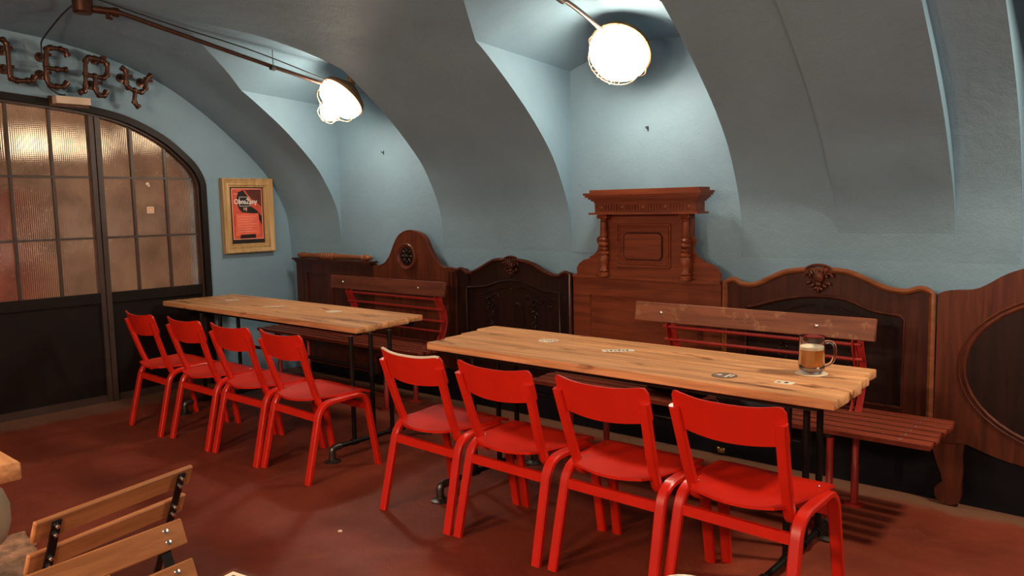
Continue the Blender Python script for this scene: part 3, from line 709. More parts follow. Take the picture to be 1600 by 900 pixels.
# 1: plain panelled bed end with a turned rail on top
t = thing('headboard', 'leftmost dark headboard with a turned rail lying along its top', 'headboard', (-5.45, FY, 0.0))
MB().box(-5.975, -4.916, FY + 0.012, FY + 0.045, 0.10, 0.985).build('panel', M['dark_wood'], t)
mb = MB(); mb.box(-5.975, -5.83, FY, FY + 0.014, 0.1, 0.97); mb.box(-5.03, -4.916, FY, FY + 0.014, 0.1, 0.97); mb.box(-5.83, -5.03, FY, FY + 0.014, 0.885, 0.97); mb.box(-5.83, -5.03, FY, FY + 0.014, 0.1, 0.22)
for x in (-5.50,): mb.box(x - 0.04, x + 0.04, FY + 0.002, FY + 0.014, 0.22, 0.885)
mb.build('frame', M['dark_wood'], t)
mb = MB(); mb.box(-6.0, -4.915, FY - 0.03, FY + 0.05, 0.995, 1.009); mb.box(-5.985, -4.93, FY - 0.018, FY + 0.045, 0.982, 0.995); mb.box(-5.978, -4.94, FY - 0.008, FY + 0.045, 0.970, 0.982); mb.build('cornice', M['dark_wood'], t)
pr = [(0.0, 0.0), (0.012, 0.004), (0.017, 0.018), (0.012, 0.035), (0.024, 0.05), (0.027, 0.075), (0.022, 0.10), (0.027, 0.106), (0.020, 0.12), (0.021, 0.30), (0.027, 0.306), (0.022, 0.318), (0.026, 0.33), (0.021, 0.345)]
for k in range(5): pr += [(0.0295, 0.36 + k * 0.034), (0.0295, 0.376 + k * 0.034), (0.0185, 0.384 + k * 0.034)]
L_ = 1.02; pr2 = pr + [(0.026, 0.555), (0.022, 0.57), (0.021, 0.58)] + [(0.021, 0.72)] + [(r, L_ - h) for r, h in reversed(pr[:9])]
MB().lathe(pr2, (-5.955, FY + 0.008, 1.034), (1, 0, 0), 18).build('turned_rail', M['mould_wood'], t)

# 2: round-topped board with a rosette
topp = catmull([(p[0], p[1], 0) for p in [(-4.945, 0.976), (-4.844, 0.98), (-4.768, 1.008), (-4.708, 1.065), (-4.656, 1.152), (-4.603, 1.215), (-4.536, 1.249), (-4.47, 1.258), (-4.396, 1.248), (-4.334, 1.222), (-4.288, 1.175), (-4.255, 1.116), (-4.216, 1.064), (-4.168, 1.013), (-4.118, 0.989), (-4.069, 0.993), (-4.012, 0.984)]], 5)
top2 = lerp([(p.x, p.y) for p in topp])
t = thing('headboard', 'brown headboard with a tall round top and a carved rosette', 'headboard', (-4.48, FY, 0.0))
MB().band(frange(-4.912, -4.012, 70), lambda x: 0.25, top2, FY, FY + 0.04).build('panel', M['mid_wood'], t)
MB().tube([(x, FY + 0.004, top2(x) - 0.004) for x in frange(-4.86, -4.02, 70)], 0.007, 8).build('edge_moulding', M['mid_wood'], t)
mb = MB(); mb.lathe([(0.072, 0.0), (0.072, 0.010), (0.084, 0.012), (0.094, 0.020), (0.100, 0.014), (0.100, 0.0)], (-4.502, FY, 1.06), (0, -1, 0), 36)
mb.build('rosette_ring', M['mid_wood'], t)
mb = MB(); mb.lathe([(0, 0), (0.074, 0), (0.072, 0.004), (0, 0.004)], (-4.502, FY, 1.06), (0, -1, 0), 28)
for k in range(8):
    a = k * PI / 4; mb.ell((-4.502 + 0.043 * math.cos(a), FY - 0.010, 1.06 + 0.043 * math.sin(a)), (0.022, 0.010, 0.013), 8, 5, Matrix.Rotation(-a, 3, 'Y'))
    a += PI / 8; mb.ell((-4.502 + 0.060 * math.cos(a), FY - 0.007, 1.06 + 0.060 * math.sin(a)), (0.008, 0.007, 0.006), 8, 5)
mb.ell((-4.502, FY - 0.014, 1.06), (0.018, 0.012, 0.018)); mb.build('carved_rosette', M['black_wood'], t)
MB().box(-4.06, -4.012, FY - 0.012, FY, 0.25, 0.965).build('stile', M['dark_wood'], t)

# 3: blackened board with wavy top and carved garlands
def wavy(pts): 
    d_ = catmull([(p[0], p[1], 0) for p in pts], 5); return lerp([(p.x, p.y) for p in d_])
P3 = [(-4.005, 0.965), (-3.968, 0.986), (-3.932, 0.995), (-3.901, 0.985), (-3.881, 0.968), (-3.83, 0.972), (-3.759, 1.000), (-3.679, 1.038), (-3.63, 1.060), (-3.581, 1.070), (-3.534, 1.070), (-3.477, 1.078), (-3.431, 1.078), (-3.386, 1.070), (-3.323, 1.062), (-3.27, 1.046), (-3.218, 1.021), (-3.158, 0.996), (-3.099, 0.982), (-3.057, 0.984), (-3.023, 1.002), (-2.99, 1.003), (-2.958, 0.988)]
I3 = [(-3.885, 0.856), (-3.803, 0.864), (-3.684, 0.878), (-3.586, 0.908), (-3.472, 0.925), (-3.38, 0.921), (-3.291, 0.898), (-3.204, 0.872), (-3.118, 0.867), (-3.055, 0.86)]
t = thing('headboard', 'blackened wavy-topped headboard with carved garlands between rosette and crowned boards', 'headboard', (-3.48, FY, 0.0))
tp = wavy(P3); board_frame(t, -4.005, -2.962, tp, wavy(I3), -3.885, -3.055, 0.28, 0.38, M['black_wood'], M['black_wood'])
MB().tube([(-3.998, FY - 0.002, 0.29)] + [(x, FY - 0.002, tp(x) - 0.008) for x in frange(-3.992, -2.972, 80)] + [(-2.966, FY - 0.002, 0.29)], 0.0135, 8).build('edge_moulding', M['dark_wood'], t)
mb = MB(); crest(mb, -3.452, 1.030, 1.0); mb.build('carved_crest', M['dark_wood'], t)
mb = MB(); yy = FY + 0.008
for pp in ([(-3.795, 0.81), (-3.735, 0.817), (-3.646, 0.844), (-3.568, 0.866), (-3.492, 0.877), (-3.474, 0.862)], [(-3.436, 0.875), (-3.381, 0.879), (-3.292, 0.846), (-3.205, 0.814), (-3.153, 0.810), (-3.119, 0.802)]):
    mb.tube(catmull([(a, yy, b_) for a, b_ in pp], 4), 0.005, 6)
rg = random.Random(3)
for cx, sg in ((-3.665, 1), (-3.27, -1)):
    mb.tube(catmull([(cx - sg * 0.075, yy, 0.80), (cx - sg * 0.05, yy, 0.785), (cx, yy, 0.805), (cx + sg * 0.06, yy, 0.825), (cx + sg * 0.07, yy, 0.80)], 4), 0.006, 6)
    for k in range(34):
        z = 0.80 - k * 0.0072; w_ = 0.036 * (1 - k / 46); a = rg.random() * 3
        mb.ell((cx + rg.uniform(-w_, w_), yy - 0.002, z), (0.012, 0.007, 0.007), 7, 4, Matrix.Rotation(a, 3, 'Y'))
for cx, cz in ((-3.42, 0.775), (-3.40, 0.77), (-3.15, 0.765), (-3.13, 0.77), (-3.93, 0.865), (-3.02, 0.84), (-3.02, 0.82)): mb.ell((cx, yy - 0.004, cz), (0.014, 0.007, 0.006), 7, 4, Matrix.Rotation(0.5, 3, 'Y'))
mb.build('carved_garland', M['black_wood'], t)

# 4: tall crowned board
t = thing('headboard', 'tall reddish headboard with columns and cornice below the right lamp', 'headboard', (-2.44, FY, 0.0))
MB().box(-2.946, -1.943, FY + 0.010, FY + 0.05, 0.3, 0.98).build('lower_panel', M['red_wood'], t)
mb = MB(); mb.box(-2.946, -2.818, FY, FY + 0.012, 0.3, 0.975); mb.box(-2.05, -1.943, FY, FY + 0.012, 0.3, 0.975); mb.box(-2.818, -2.05, FY, FY + 0.012, 0.868, 0.975); mb.box(-2.818, -2.05, FY, FY + 0.012, 0.3, 0.40); mb.build('lower_frame', M['red_wood'], t)
MB().box(-2.944, -1.944, FY - 0.012, FY + 0.05, 0.975, 0.992).build('ledge', M['red_wood'], t)
# scrolled side wings
wl = [(-2.92, 0.992), (-2.925, 1.03), (-2.906, 1.059), (-2.87, 1.082), (-2.828, 1.092), (-2.822, 1.104), (-2.79, 1.118), (-2.765, 1.145), (-2.758, 1.175), (-2.772, 1.205), (-2.766, 1.222), (-2.742, 1.235), (-2.742, 1.36), (-2.45, 1.36), (-2.45, 0.992)]
wr = [(-4.885 - x if x > -2.46 else -4.878 - x, z) for x, z in wl]
MB().prism(wl, FY + 0.008, FY + 0.03, lambda a, b, z: (a, z, b)).build('side_wing', M['red_wood'], t)
MB().prism([(min(x, -1.95), z) for x, z in wr], FY + 0.008, FY + 0.03, lambda a, b, z: (a, z, b)).build('side_wing', M['red_wood'], t)
mb = MB(); mb.box(-2.735, -2.13, FY - 0.004, FY + 0.05, 0.992, 1.36)
mb.build('crown_body', M['red_wood'], t)
# raised square mouldings and chamfered field
def rect_tube(mb, x0, x1, z0, z1, y, r): mb.tube([(x0, y, z0), (x1, y, z0), (x1, y, z0)], r, 6); mb.tube([(x0, y, z1), (x1, y, z1)], r, 6); mb.tube([(x0, y, z0), (x0, y, z1)], r, 6); mb.tube([(x1, y, z0), (x1, y, z1)], r, 6)
mb = MB(); y = FY - 0.006
rect_tube(mb, -2.612, -2.255, 1.055, 1.300, y, 0.0065); rect_tube(mb, -2.598, -2.270, 1.070, 1.285, y + 0.002, 0.005); mb.build('square_moulding', M['red_wood'], t)
ch = [(-2.545, 1.098), (-2.325, 1.098), (-2.308, 1.117), (-2.308, 1.233), (-2.325, 1.250), (-2.545, 1.250), (-2.562, 1.233), (-2.562, 1.117)]
mb = MB(); mb.prism(ch, FY - 0.012, FY, lambda a, b, z: (a, z, b)); mb.build('raised_field', M['red_wood'], t)
MB().tube([(a, FY - 0.008, b_) for a, b_ in ch], 0.006, 6, closed=True).build('field_moulding', M['dark_wood'], t)
# entablature
mb = MB(); mb.box(-2.735, -2.07, FY - 0.06, FY + 0.05, 1.374, 1.432); mb.box(-2.765, -2.045, FY - 0.085, FY + 0.05, 1.362, 1.374)
for o_, z0, z1 in ((0.0, 1.432, 1.442), (0.012, 1.442, 1.452), (0.024, 1.452, 1.463), (0.038, 1.463, 1.476), (0.046, 1.476, 1.490)): mb.box(-2.742 - o_, -2.058 + o_, FY - 0.062 - o_, FY + 0.05, z0, z1)
mb.box(-2.76, -2.035, FY - 0.08, FY + 0.04, 1.490, 1.508)
mb.build('cornice', M['red_wood'], t)
mb = MB()
for k in range(5):
    x = -2.69 + k * 0.144; mb.lathe([(0, 0), (0.017, 0), (0.017, 0.003), (0.009, 0.007), (0, 0.007)], (x, FY - 0.06, 1.403), (0, -1, 0), 12)
    if k < 4:
        for j in range(5): mb.box(x + 0.03 + j * 0.019, x + 0.037 + j * 0.019, FY - 0.066, FY - 0.06, 1.385, 1.421)
mb.build('frieze_ornament', M['red_wood'], t)
colp = [(0.030, 0), (0.030, 0.018), (0.020, 0.024), (0.027, 0.034), (0.020, 0.044), (0.024, 0.075), (0.029, 0.115), (0.024, 0.128), (0.031, 0.134), (0.031, 0.143), (0.020, 0.150), (0.027, 0.166), (0.019, 0.176), (0.030, 0.188), (0.030, 0.198), (0.020, 0.206), (0.027, 0.222), (0.018, 0.232), (0.023, 0.25), (0.018, 0.325), (0.023, 0.330), (0.018, 0.338), (0.021, 0.348), (0.030, 0.356), (0.033, 0.370)]
for x in (-2.690, -2.142):
    mb = MB(); mb.lathe(colp, (x, FY - 0.035, 0.992), (0, 0, 1), 18)
    for sg in (-1, 1): mb.lathe([(0, -0.02), (0.013, -0.02), (0.013, 0.02), (0, 0.02)], (x + sg * 0.024, FY - 0.035, 1.349), (0, 1, 0), 12)
    mb.build('turned_column', M['red_wood'], t)

# 5: large wavy board
P5 = [(-1.932, 0.985), (-1.902, 1.009), (-1.858, 1.016), (-1.825, 0.995), (-1.75, 0.995), (-1.666, 1.033), (-1.595, 1.066), (-1.516, 1.080), (-1.467, 1.084), (-1.41, 1.086), (-1.353, 1.086), (-1.279, 1.080), (-1.216, 1.059), (-1.145, 1.027), (-1.084, 1.006), (-1.016, 0.998), (-0.983, 1.006), (-0.951, 1.016), (-0.919, 1.010), (-0.884, 0.985)]
I5 = [(-1.80, 0.86), (-1.748, 0.872), (-1.644, 0.905), (-1.523, 0.932), (-1.426, 0.942), (-1.331, 0.939), (-1.257, 0.925), (-1.167, 0.889), (-1.08, 0.877), (-1.035, 0.873), (-1.016, 0.856)]
t = thing('headboard', 'dark wavy-topped headboard with polished rim behind the beer mug', 'headboard', (-1.41, FY, 0.0))
tp = wavy(P5); board_frame(t, -1.932, -0.884, tp, wavy(I5), -1.80, -1.016, 0.32, 0.43, M['dark_wood'], M['black_wood'])
MB().tube([(-1.925, FY - 0.004, 0.33)] + [(x, FY - 0.004, tp(x) - 0.010) for x in frange(-1.918, -0.898, 80)] + [(-0.892, FY - 0.004, 0.33)], 0.015, 8).build('edge_moulding', M['mould_wood'], t)
mb = MB(); crest(mb, -1.413, 1.040, 1.05); mb.build('carved_crest', M['mid_wood'], t)
mb = MB()
for pp in ([(-1.66, 0.835), (-1.612, 0.851), (-1.522, 0.883), (-1.444, 0.898), (-1.425, 0.887)], [(-1.392, 0.892), (-1.33, 0.891), (-1.256, 0.868), (-1.202, 0.851), (-1.131, 0.831), (-1.07, 0.827)]): mb.tube(catmull([(a, yy, b_) for a, b_ in pp], 4), 0.005, 6)
for cx in (-1.60, -1.24):
    for k in range(20): mb.ell((cx + rg.uniform(-0.03, 0.03), yy, 0.80 - k * 0.011), (0.012, 0.007, 0.007), 7, 4, Matrix.Rotation(rg.random() * 3, 3, 'Y'))
mb.build('carved_garland', M['black_wood'], t)

# 6: rightmost board with oval panel and scroll foot
P6 = [(-0.878, 0.985), (-0.847, 1.0), (-0.801, 1.007), (-0.74, 1.012), (-0.689, 1.035), (-0.632, 1.075), (-0.59, 1.098), (-0.548, 1.114), (-0.48, 1.14), (-0.38, 1.16), (-0.26, 1.165)]
P6 += [(-0.52 - a, b_) for a, b_ in reversed(P6[:-1])]
B6 = [(-0.878, 0.30), (-0.80, 0.30), (-0.745, 0.305), (-0.68, 0.285), (-0.60, 0.262), (-0.50, 0.245), (-0.38, 0.225), (-0.26, 0.22)]; B6 += [(-0.52 - a, b_) for a, b_ in reversed(B6[:-1])]
t = thing('headboard', 'rightmost brown headboard with a large oval moulding, cut by the frame', 'headboard', (-0.26, FY, 0.0))
t6, b6 = wavy(P6), wavy(B6)
MB().band(frange(-0.876, 0.356, 60), b6, t6, FY, FY + 0.04).build('panel', M['mid_wood'], t)
ov = [(-0.26 + 0.50 * math.cos(a), 0.665 + 0.345 * math.sin(a)) for a in frange(0, 2 * PI, 48)[:-1]]
MB().tube([(a, FY, b_) for a, b_ in ov], 0.010, 8, closed=True).build('oval_moulding', M['mid_wood'], t)
MB().tube([(-0.26 + (a + 0.26) * 1.045, FY, 0.665 + (b_ - 0.665) * 1.05) for a, b_ in ov], 0.006, 8, closed=True).build('oval_moulding', M['mid_wood'], t)
MB().prism([(-0.26 + (a + 0.26) * 0.985, 0.665 + (b_ - 0.665) * 0.985) for a, b_ in ov], FY - 0.004, FY, lambda a, b, z: (a, z, b)).build('oval_panel', M['black_wood'], t)
for sx in (0, 1):
    ft = [(-0.876, 0.31), (-0.745, 0.31), (-0.752, 0.24), (-0.748, 0.18), (-0.752, 0.12), (-0.748, 0.06), (-0.76, 0.02), (-0.80, 0.003), (-0.84, 0.01), (-0.862, 0.04), (-0.862, 0.075), (-0.845, 0.095), (-0.83, 0.105), (-0.838, 0.15), (-0.858, 0.20), (-0.874, 0.25)]
    if sx: ft = [(-0.52 - a, b_) for a, b_ in ft]
    MB().prism(ft, FY + 0.002, FY + 0.038, lambda a, b, z: (a, z, b)).build('scroll_foot', M['mid_wood'], t)

# ------------------------------------------------------------------ tables
def table(label, x0, x1, y0, y1, skew, xt, ybar, planks):
    """x0..x1 long, planks list of (ya, yb, right-end offset); xt = two trestle x positions; ybar = (front foot y, back foot y, uprights)"""
    cx, cy = (x0 + x1) / 2, (y0 + y1) / 2
    t = thing('long_table', label, 'table', (cx, cy, 0), world=True, group=None)
    for k, (ya, yb, e0, e1) in enumerate(planks):
        MB().cbox(x0 + e0, x1 + e1, ya, yb, 0.699 + 0.0008 * (k % 2), 0.735 - 0.0007 * (k % 3), 0.003).build('plank', M['table'], t)
    mb = MB()
    for yy_ in (y0 + 0.07, y1 - 0.10): mb.box(x0 + 0.08, x1 - 0.06, yy_, yy_ + 0.035, 0.668, 0.699)
    mb.build('apron', M['black_metal'], t)
    for x in xt:
        fy0, fy1, ups = ybar
        MB().tube(bend([(x, fy0, 0.02), (x, fy0, 0.08), (x, fy1, 0.08), (x, fy1, 0.02)], 0.035, 6), 0.0135, 12).build('foot_bar', M['black_metal'], t)
        for fy, d_ in ((fy0, 1), (fy1, -1)):
            MB().lathe([(0, 0), (0.046, 0), (0.047, 0.007), (0.030, 0.012), (0.021, 0.016), (0.021, 0.030), (0, 0.030)], (x, fy, 0), (0, 0, 1), 20).build('floor_flange', M['iron'], t)
            MB().tube(bend([(x, fy, 0.032), (x, fy, 0.08), (x, fy + d_ * 0.055, 0.08)], 0.04, 6), 0.0195, 12).build('elbow', M['iron'], t)
        for i, uy in enumerate(ups):
            MB().tube([(x, uy, 0.08), (x, uy, 0.699)], 0.0135, 12).build('upright', M['black_metal'], t)
            MB().tube([(x, uy - 0.022, 0.08), (x, uy, 0.0801), (x, uy + 0.022, 0.08)], 0.019, 12).build('pipe_tee', M['black_metal'], t)
            if i == 1: MB().tube([(x, uy, 0.44), (x, uy, 0.53)], 0.0195, 12).build('pipe_coupling', M['black_metal'], t)
    uy = ybar[2][1]; MB().tube([(xt[0], uy, 0.485), (xt[1], uy, 0.485)], 0.0115, 10).build('stretcher', M['black_metal'], t)
    return t
table('long pine table nearest the door, at the left', -6.085, -3.70, 2.825, 3.415, 0, (-5.35, -3.625), (2.585, 3.31, (2.745, 2.888, 3.03)),
      [(2.815, 2.960, 0.0, 0.035), (2.967, 3.113, 0.004, 0.012), (3.120, 3.266, 0.0, -0.01), (3.273, 3.415, 0.006, -0.045)])
table('long pine table carrying the beer mug', -2.985, -0.93, 2.715, 3.335, 0, (-2.71, -1.10), (2.55, 3.27, (2.80, 2.985, 3.13)),
      [(2.715, 2.866, 0.03, 0.025), (2.872, 3.018, 0.0, 0.020), (3.025, 3.176, -0.03, 0.0), (3.183, 3.335, -0.06, -0.02)])

# ------------------------------------------------------------------ red chairs
def make_chair():
    t = thing('stacking_chair', 'x', 'chair', (0, 0, 0), world=False)
    mat = M['chair_red']
    for sx in (-1, 1):
        xo = 0.221 * sx
        leg = bend([(xo, 0.0, 0.0), (xo - sx * 0.008, 0.095, 0.406), (xo - sx * 0.008, 0.388, 0.420), (xo, 0.455, 0.0)], 0.075, 8)
        MB().strip(leg, (1, 0, 0), 0.042, 0.026).build('bent_leg_pair', mat, t)
        xi = 0.172 * sx
        post = bend([(xi, 0.195, 0.368), (xi, 0.130, 0.374), (xi + sx * 0.006, 0.078, 0.50), (xi + sx * 0.018, 0.006, 0.730)], 0.05, 6)
        MB().strip(post[3:], (1, 0, 0), 0.040, 0.026).build('back_post', mat, t)
    for yy_, z in ((0.080, 0.336), (0.405, 0.336)):
        MB().box(-0.205, 0.205, yy_ - 0.009, yy_ + 0.009, z - 0.019, z + 0.019).build('crossbar', mat, t)
    # seat: moulded plywood, dished, wider in front
    cols = []; N = 14
    for top in (1, 0):
        for j in range(N + 1):
            v = j / N; y = 0.052 + 0.385 * v; hw = 0.170 + 0.045 * sstep(v * 1.3)
            if v < 0.08: hw -= 0.02 * (1 - v / 0.08)
            if v > 0.92: hw -= 0.02 * ((v - 0.92) / 0.08)
            row = []
            for i in range(N + 1):
                u = -1 + 2 * i / N; x = u * hw
                z = 0.434 - 0.012 * math.exp(-((u * 1.3) ** 2)) * math.exp(-(((v - 0.40) * 2.6) ** 2)) - 0.020 * sstep((v - 0.82) / 0.18) - 0.006 * (1 - v) * (1 - u * u) + 0.005 * (u * u)
                row.append((x, y + (0.012 * (1 - u * u) * (-1 if v < 0.5 else 1) * (2 * abs(v - 0.5)) ** 4), z if top else z - 0.011))
            cols.append(row)
    vs = [p for r in cols for p in r]; fs = []; n1 = N + 1
    for b0 in (0, n1 * n1):
        for j in range(N):
            for i in range(N): a = b0 + j * n1 + i; fs.append((a, a + 1, a + n1 + 1, a + n1))
    rim = [i for i in range(n1)] + [j * n1 + N for j in range(1, n1)] + [N * n1 + i for i in range(N - 1, -1, -1)] + [j * n1 for j in range(N - 1, 0, -1)]
    for k in range(len(rim)): a, b_ = rim[k], rim[(k + 1) % len(rim)]; fs.append((a, b_, b_ + n1 * n1, a + n1 * n1))
    seat = MB().add(vs, fs, True).build('seat', mat, t)
    # backrest: curved plywood panel in front of the posts
    NU, NV = 28, 8; vs = []
    for lay in (0, 1):
        for j in range(NV + 1):
            for i in range(NU + 1):
                u = math.sin((-1 + 2 * i / NU) * PI / 2) * 0.35 + (-1 + 2 * i / NU) * 0.65; hw = 0.203
                ztop = 0.788 - 0.017 * math.exp(-((u * 1.25) ** 4)) * 0.9
                zbot = 0.654 - 0.020 * (1 - abs(u) ** 2)
                e = max(0, abs(u) - 0.90) / 0.10
                ztop -= 0.020 * (1 - math.sqrt(max(0, 1 - e * e))); zbot += 0.012 * (1 - math.sqrt(max(0, 1 - e * e)))
                z = zbot + (ztop - zbot) * j / NV
                y = -0.006 - (z - 0.730) * 0.30 - 0.036 * (1 - u * u) + 0.034 - (0.010 if lay else 0.0)
                vs.append((u * hw, y, z))
    fs = []; a1 = NU + 1; tot = a1 * (NV + 1)
    for b0 in (0, tot):
        for j in range(NV):
            for i in range(NU): a = b0 + j * a1 + i; fs.append((a, a + 1, a + a1 + 1, a + a1))
    rim = [i for i in range(a1)] + [j * a1 + NU for j in range(1, NV + 1)] + [NV * a1 + i for i in range(NU - 1, -1, -1)] + [j * a1 for j in range(NV - 1, 0, -1)]
    for k in range(len(rim)): a, b_ = rim[k], rim[(k + 1) % len(rim)]; fs.append((a, b_, b_ + tot, a + tot))
    MB().add(vs, fs, True).build('backrest', mat, t)
    for sx in (-1, 1):
        for yy_, z in ((0.13, 0.437), (0.33, 0.4405)):
            MB().ell((sx * (0.168 if yy_ < 0.2 else 0.185), yy_, z), (0.0045, 0.0045, 0.002), 8, 4).build('screw', M['steel'], t)
    return t
spots = [(-5.145, 2.212, -0.02, 'red stacking chair nearest the dark door'), (-4.612, 2.243, 0.0, 'red stacking chair, second from the door'),
         (-4.112, 2.262, 0.01, 'red stacking chair, third from the door'), (-3.632, 2.282, -0.03, 'red stacking chair at the right end of the left table'),
         (-2.624, 2.302, -0.02, 'red stacking chair with a worn white back edge, first at the right table'), (-2.126, 2.302, -0.01, 'red stacking chair, second from left at the right table'),
         (-1.610, 2.312, 0.0, 'red stacking chair, third from left at the right table'), (-1.133, 2.345, -0.03, 'frontmost red stacking chair, below the beer mug')]
first = make_chair()
for i, (x, y, rz_, lab) in enumerate(spots):
    if i == 0: c = first; c.location = (x, y, 0); c.rotation_euler = (0, 0, rz_); c['label'] = lab; c['group'] = 'red chairs along the two tables'
    else: c = dup(first, (x, y, 0), rz_, lab, 'red chairs along the two tables')
    if i == 4:
        for ch in c.children:
            if ch.name.startswith('backrest'):
                vsw = []
                for k in range(25):
                    u = -0.95 + 1.9 * k / 24; z = 0.788 - 0.017 * math.exp(-((u * 1.25) ** 4)) * 0.9 - (0.022 * (1 - math.sqrt(max(0, 1 - (max(0, abs(u) - 0.88) / 0.12) ** 2))))
                    vsw.append((u * 0.203, -0.006 - (z - 0.730) * 0.30 - 0.036 * (1 - u * u) + 0.029, z - 0.0025))
                o = MB().tube(vsw, 0.0062, 6).build('worn_edge', M['bare_wood']); o.parent = ch; o['label'] = 'bare pale top edge'

# ------------------------------------------------------------------ benches
def bench(label, x0, x1, y0, y1, bx0, bx1, by, bz, bmat, blabel):
    t = thing('slatted_bench', label, 'bench', ((x0 + x1) / 2, (y0 + y1) / 2, 0), group='slatted benches along the headboards')
    n = 6; w_ = (y1 - y0) / n
    for k in range(n):
        e = 0.006 * math.sin(k * 2.1)
        MB().cbox(x0 + e, x1 + e, y0 + k * w_ + 0.008, y0 + (k + 1) * w_ - 0.011, 0.428, 0.452, 0.003).build('seat_slat', M['bench'], t)
    for x in (x0 + 0.22, x1 - 0.12, (x0 + x1) / 2):
        for k in range(n): MB().ell((x, y0 + k * w_ + w_ / 2, 0.452), (0.007, 0.007, 0.002), 8, 4).build('seat_bolt', M['steel'], t)
    c, s_ = math.cos(0.20), math.sin(0.20); rot = Matrix.Rotation(-0.16, 3, 'X')
    mb = MB(); mb.cbox(bx0, bx1, -0.013, 0.013, -0.052, 0.052, 0.003); mb.v = [tuple(rot @ Vector(v) + Vector((0, by, bz))) for v in mb.v]
    bb = mb.build('back_board', bmat, t)
    if blabel: bb['label'] = blabel
    for x in (bx0 + 0.165, bx1 - 0.26):
        MB().ell((x, by - 0.016, bz), (0.010, 0.005, 0.010), 10, 5).build('board_bolt', M['steel'], t)
    zt = bz - 0.03
    for x in (bx0 + 0.19, bx1 - 0.10):
        pth = catmull([(x, by + 0.012, zt + 0.02), (x, by + 0.018, zt - 0.06), (x, by + 0.055, zt - 0.14), (x, by + 0.06, zt - 0.24), (x, by + 0.02, zt - 0.33), (x, by - 0.02, 0.435)], 6)
        MB().strip(pth, (0, 1, 0.3), 0.045, 0.008).build('back_bracket', M['red_metal'], t)
        MB().strip([(p[0] + 0.03, p[1] + 0.004, p[2]) for p in pth], (1, 0, 0), 0.030, 0.006).build('back_bracket', M['red_metal'], t)
    for z, yo in ((bz - 0.075, 0.012), (bz - 0.147, 0.03), (bz - 0.235, 0.045), (bz - 0.305, 0.02)):
        MB().tube([(bx0 + 0.165, by + yo, z), (bx1 - 0.065, by + yo, z)], 0.0085, 8).build('back_rod', M['red_metal'], t)
    for x in (x0 + 0.26, x1 - 0.40):
        for y in (y0 + 0.05, y1 - 0.07):
            MB().tube([(x, y, 0.005), (x, y, 0.19), (x, y, 0.195), (x, y, 0.425)], [0.018, 0.018, 0.015, 0.015], 12).build('leg', M['red_metal'], t)
            MB().lathe([(0, 0), (0.045, 0), (0.045, 0.004), (0.02, 0.008), (0, 0.008)], (x, y, 0), (0, 0, 1), 16).build('foot_plate', M['red_metal'], t)
        MB().box(x - 0.015, x + 0.015, y0 + 0.02, y1 - 0.02, 0.41, 0.428).build('seat_bearer', M['black_metal'], t)
    return t
bench('dark-stained slatted bench with red iron frame behind the left table', -5.90, -3.90, 3.50, 3.90, -5.20, -3.905, 3.775, 0.855, M['board_dark'], None)
bench('slatted bench with a scuffed pale-worn back board behind the right table', -2.80, -0.745, 3.335, 3.80, -2.315, -1.062, 3.70, 0.836, M['board_worn'], 'scuffed, partly bare wooden back board')

# ------------------------------------------------------------------ things on the tables
TZ = 0.7352
def coaster(loc, label, mat, pr=None, r=0.052, group=None):
    t = thing('coaster', label, 'coaster', loc, world=False)
    MB().lathe([(0, 0), (r, 0), (r, 0.0018), (0, 0.0018)], (0, 0, 0), (0, 0, 1), 28).build('disc', mat, t)
    if pr:
        mb = MB()
        pr(mb); mb.build('print', M['dark_print'] if mat is not M['brown_print'] else M['white_print'], t)
    return t
def ringtext(mb):
    for k in range(14):
        if k in (5, 11): continue
        a = k * 2 * PI / 14; c, s_ = math.cos(a), math.sin(a); mb.box(c * 0.034 - 0.003, c * 0.034 + 0.003, s_ * 0.034 - 0.003, s_ * 0.034 + 0.003, 0.0018, 0.0022)
    for k in range(4): mb.box(-0.018 + k * 0.010, -0.012 + k * 0.010, -0.006, 0.007, 0.0018, 0.0022)
coaster((-5.652, 3.161, TZ), 'plain cream coaster near the far left end of the left table', M['cardboard'])
coaster((-4.379, 3.188, TZ), 'plain cream round coaster on the right half of the left table', M['cardboard'], r=0.056)
coaster((-2.465, 3.105, TZ), 'printed cream round coaster at the left end of the right table', M['cardboard'], ringtext)
def knife(mb):
    mb.lathe([(0, 0.0018), (0.010, 0.0018), (0.010, 0.0022), (0, 0.0022)], (-0.02, 0.0, 0), (0, 0, 1), 12); mb.box(-0.036, -0.033, -0.006, 0.008, 0.0018, 0.0022)
    mb.box(0.010, 0.018, -0.028, 0.030, 0.0018, 0.0022); mb.box(0.026, 0.032, -0.012, 0.030, 0.0018, 0.0022)
coaster((-1.386, 2.867, TZ), 'dark brown printed coaster left of the small card', M['brown_print'], knife, r=0.05)
coaster((-1.129, 3.105, TZ), 'cream coaster under the beer mug', M['cardboard'], r=0.062)
def card(loc, rz_, w_, h_, label, nline):
    t = thing('table_card', label, 'card', loc, rz_, world=False)
    MB().box(-w_ / 2, w_ / 2, -h_ / 2, h_ / 2, 0, 0.0012).build('paper', M['white_card'], t)
    if nline:
        mb = MB(); 
        for k in range(nline):
            x = -w_ * 0.38 + k * w_ * 0.76 / nline; mb.box(x, x + w_ * 0.4 / nline, -h_ * 0.25, h_ * (0.05 + 0.2 * (k % 2)), 0.0012, 0.0016)
        mb.build('print', M['dark_print'], t)
    return t
card((-4.997, 3.116, TZ), 0.9, 0.15, 0.035, 'narrow pale card slip on the left table between two coasters', 0)
card((-2.027, 3.079, TZ), 0.72, 0.15, 0.055, 'printed white card slip in the middle of the right table', 6)
card((-1.150, 2.885, TZ), 0.05, 0.07, 0.045, 'small white card near the front edge by the mug', 2)

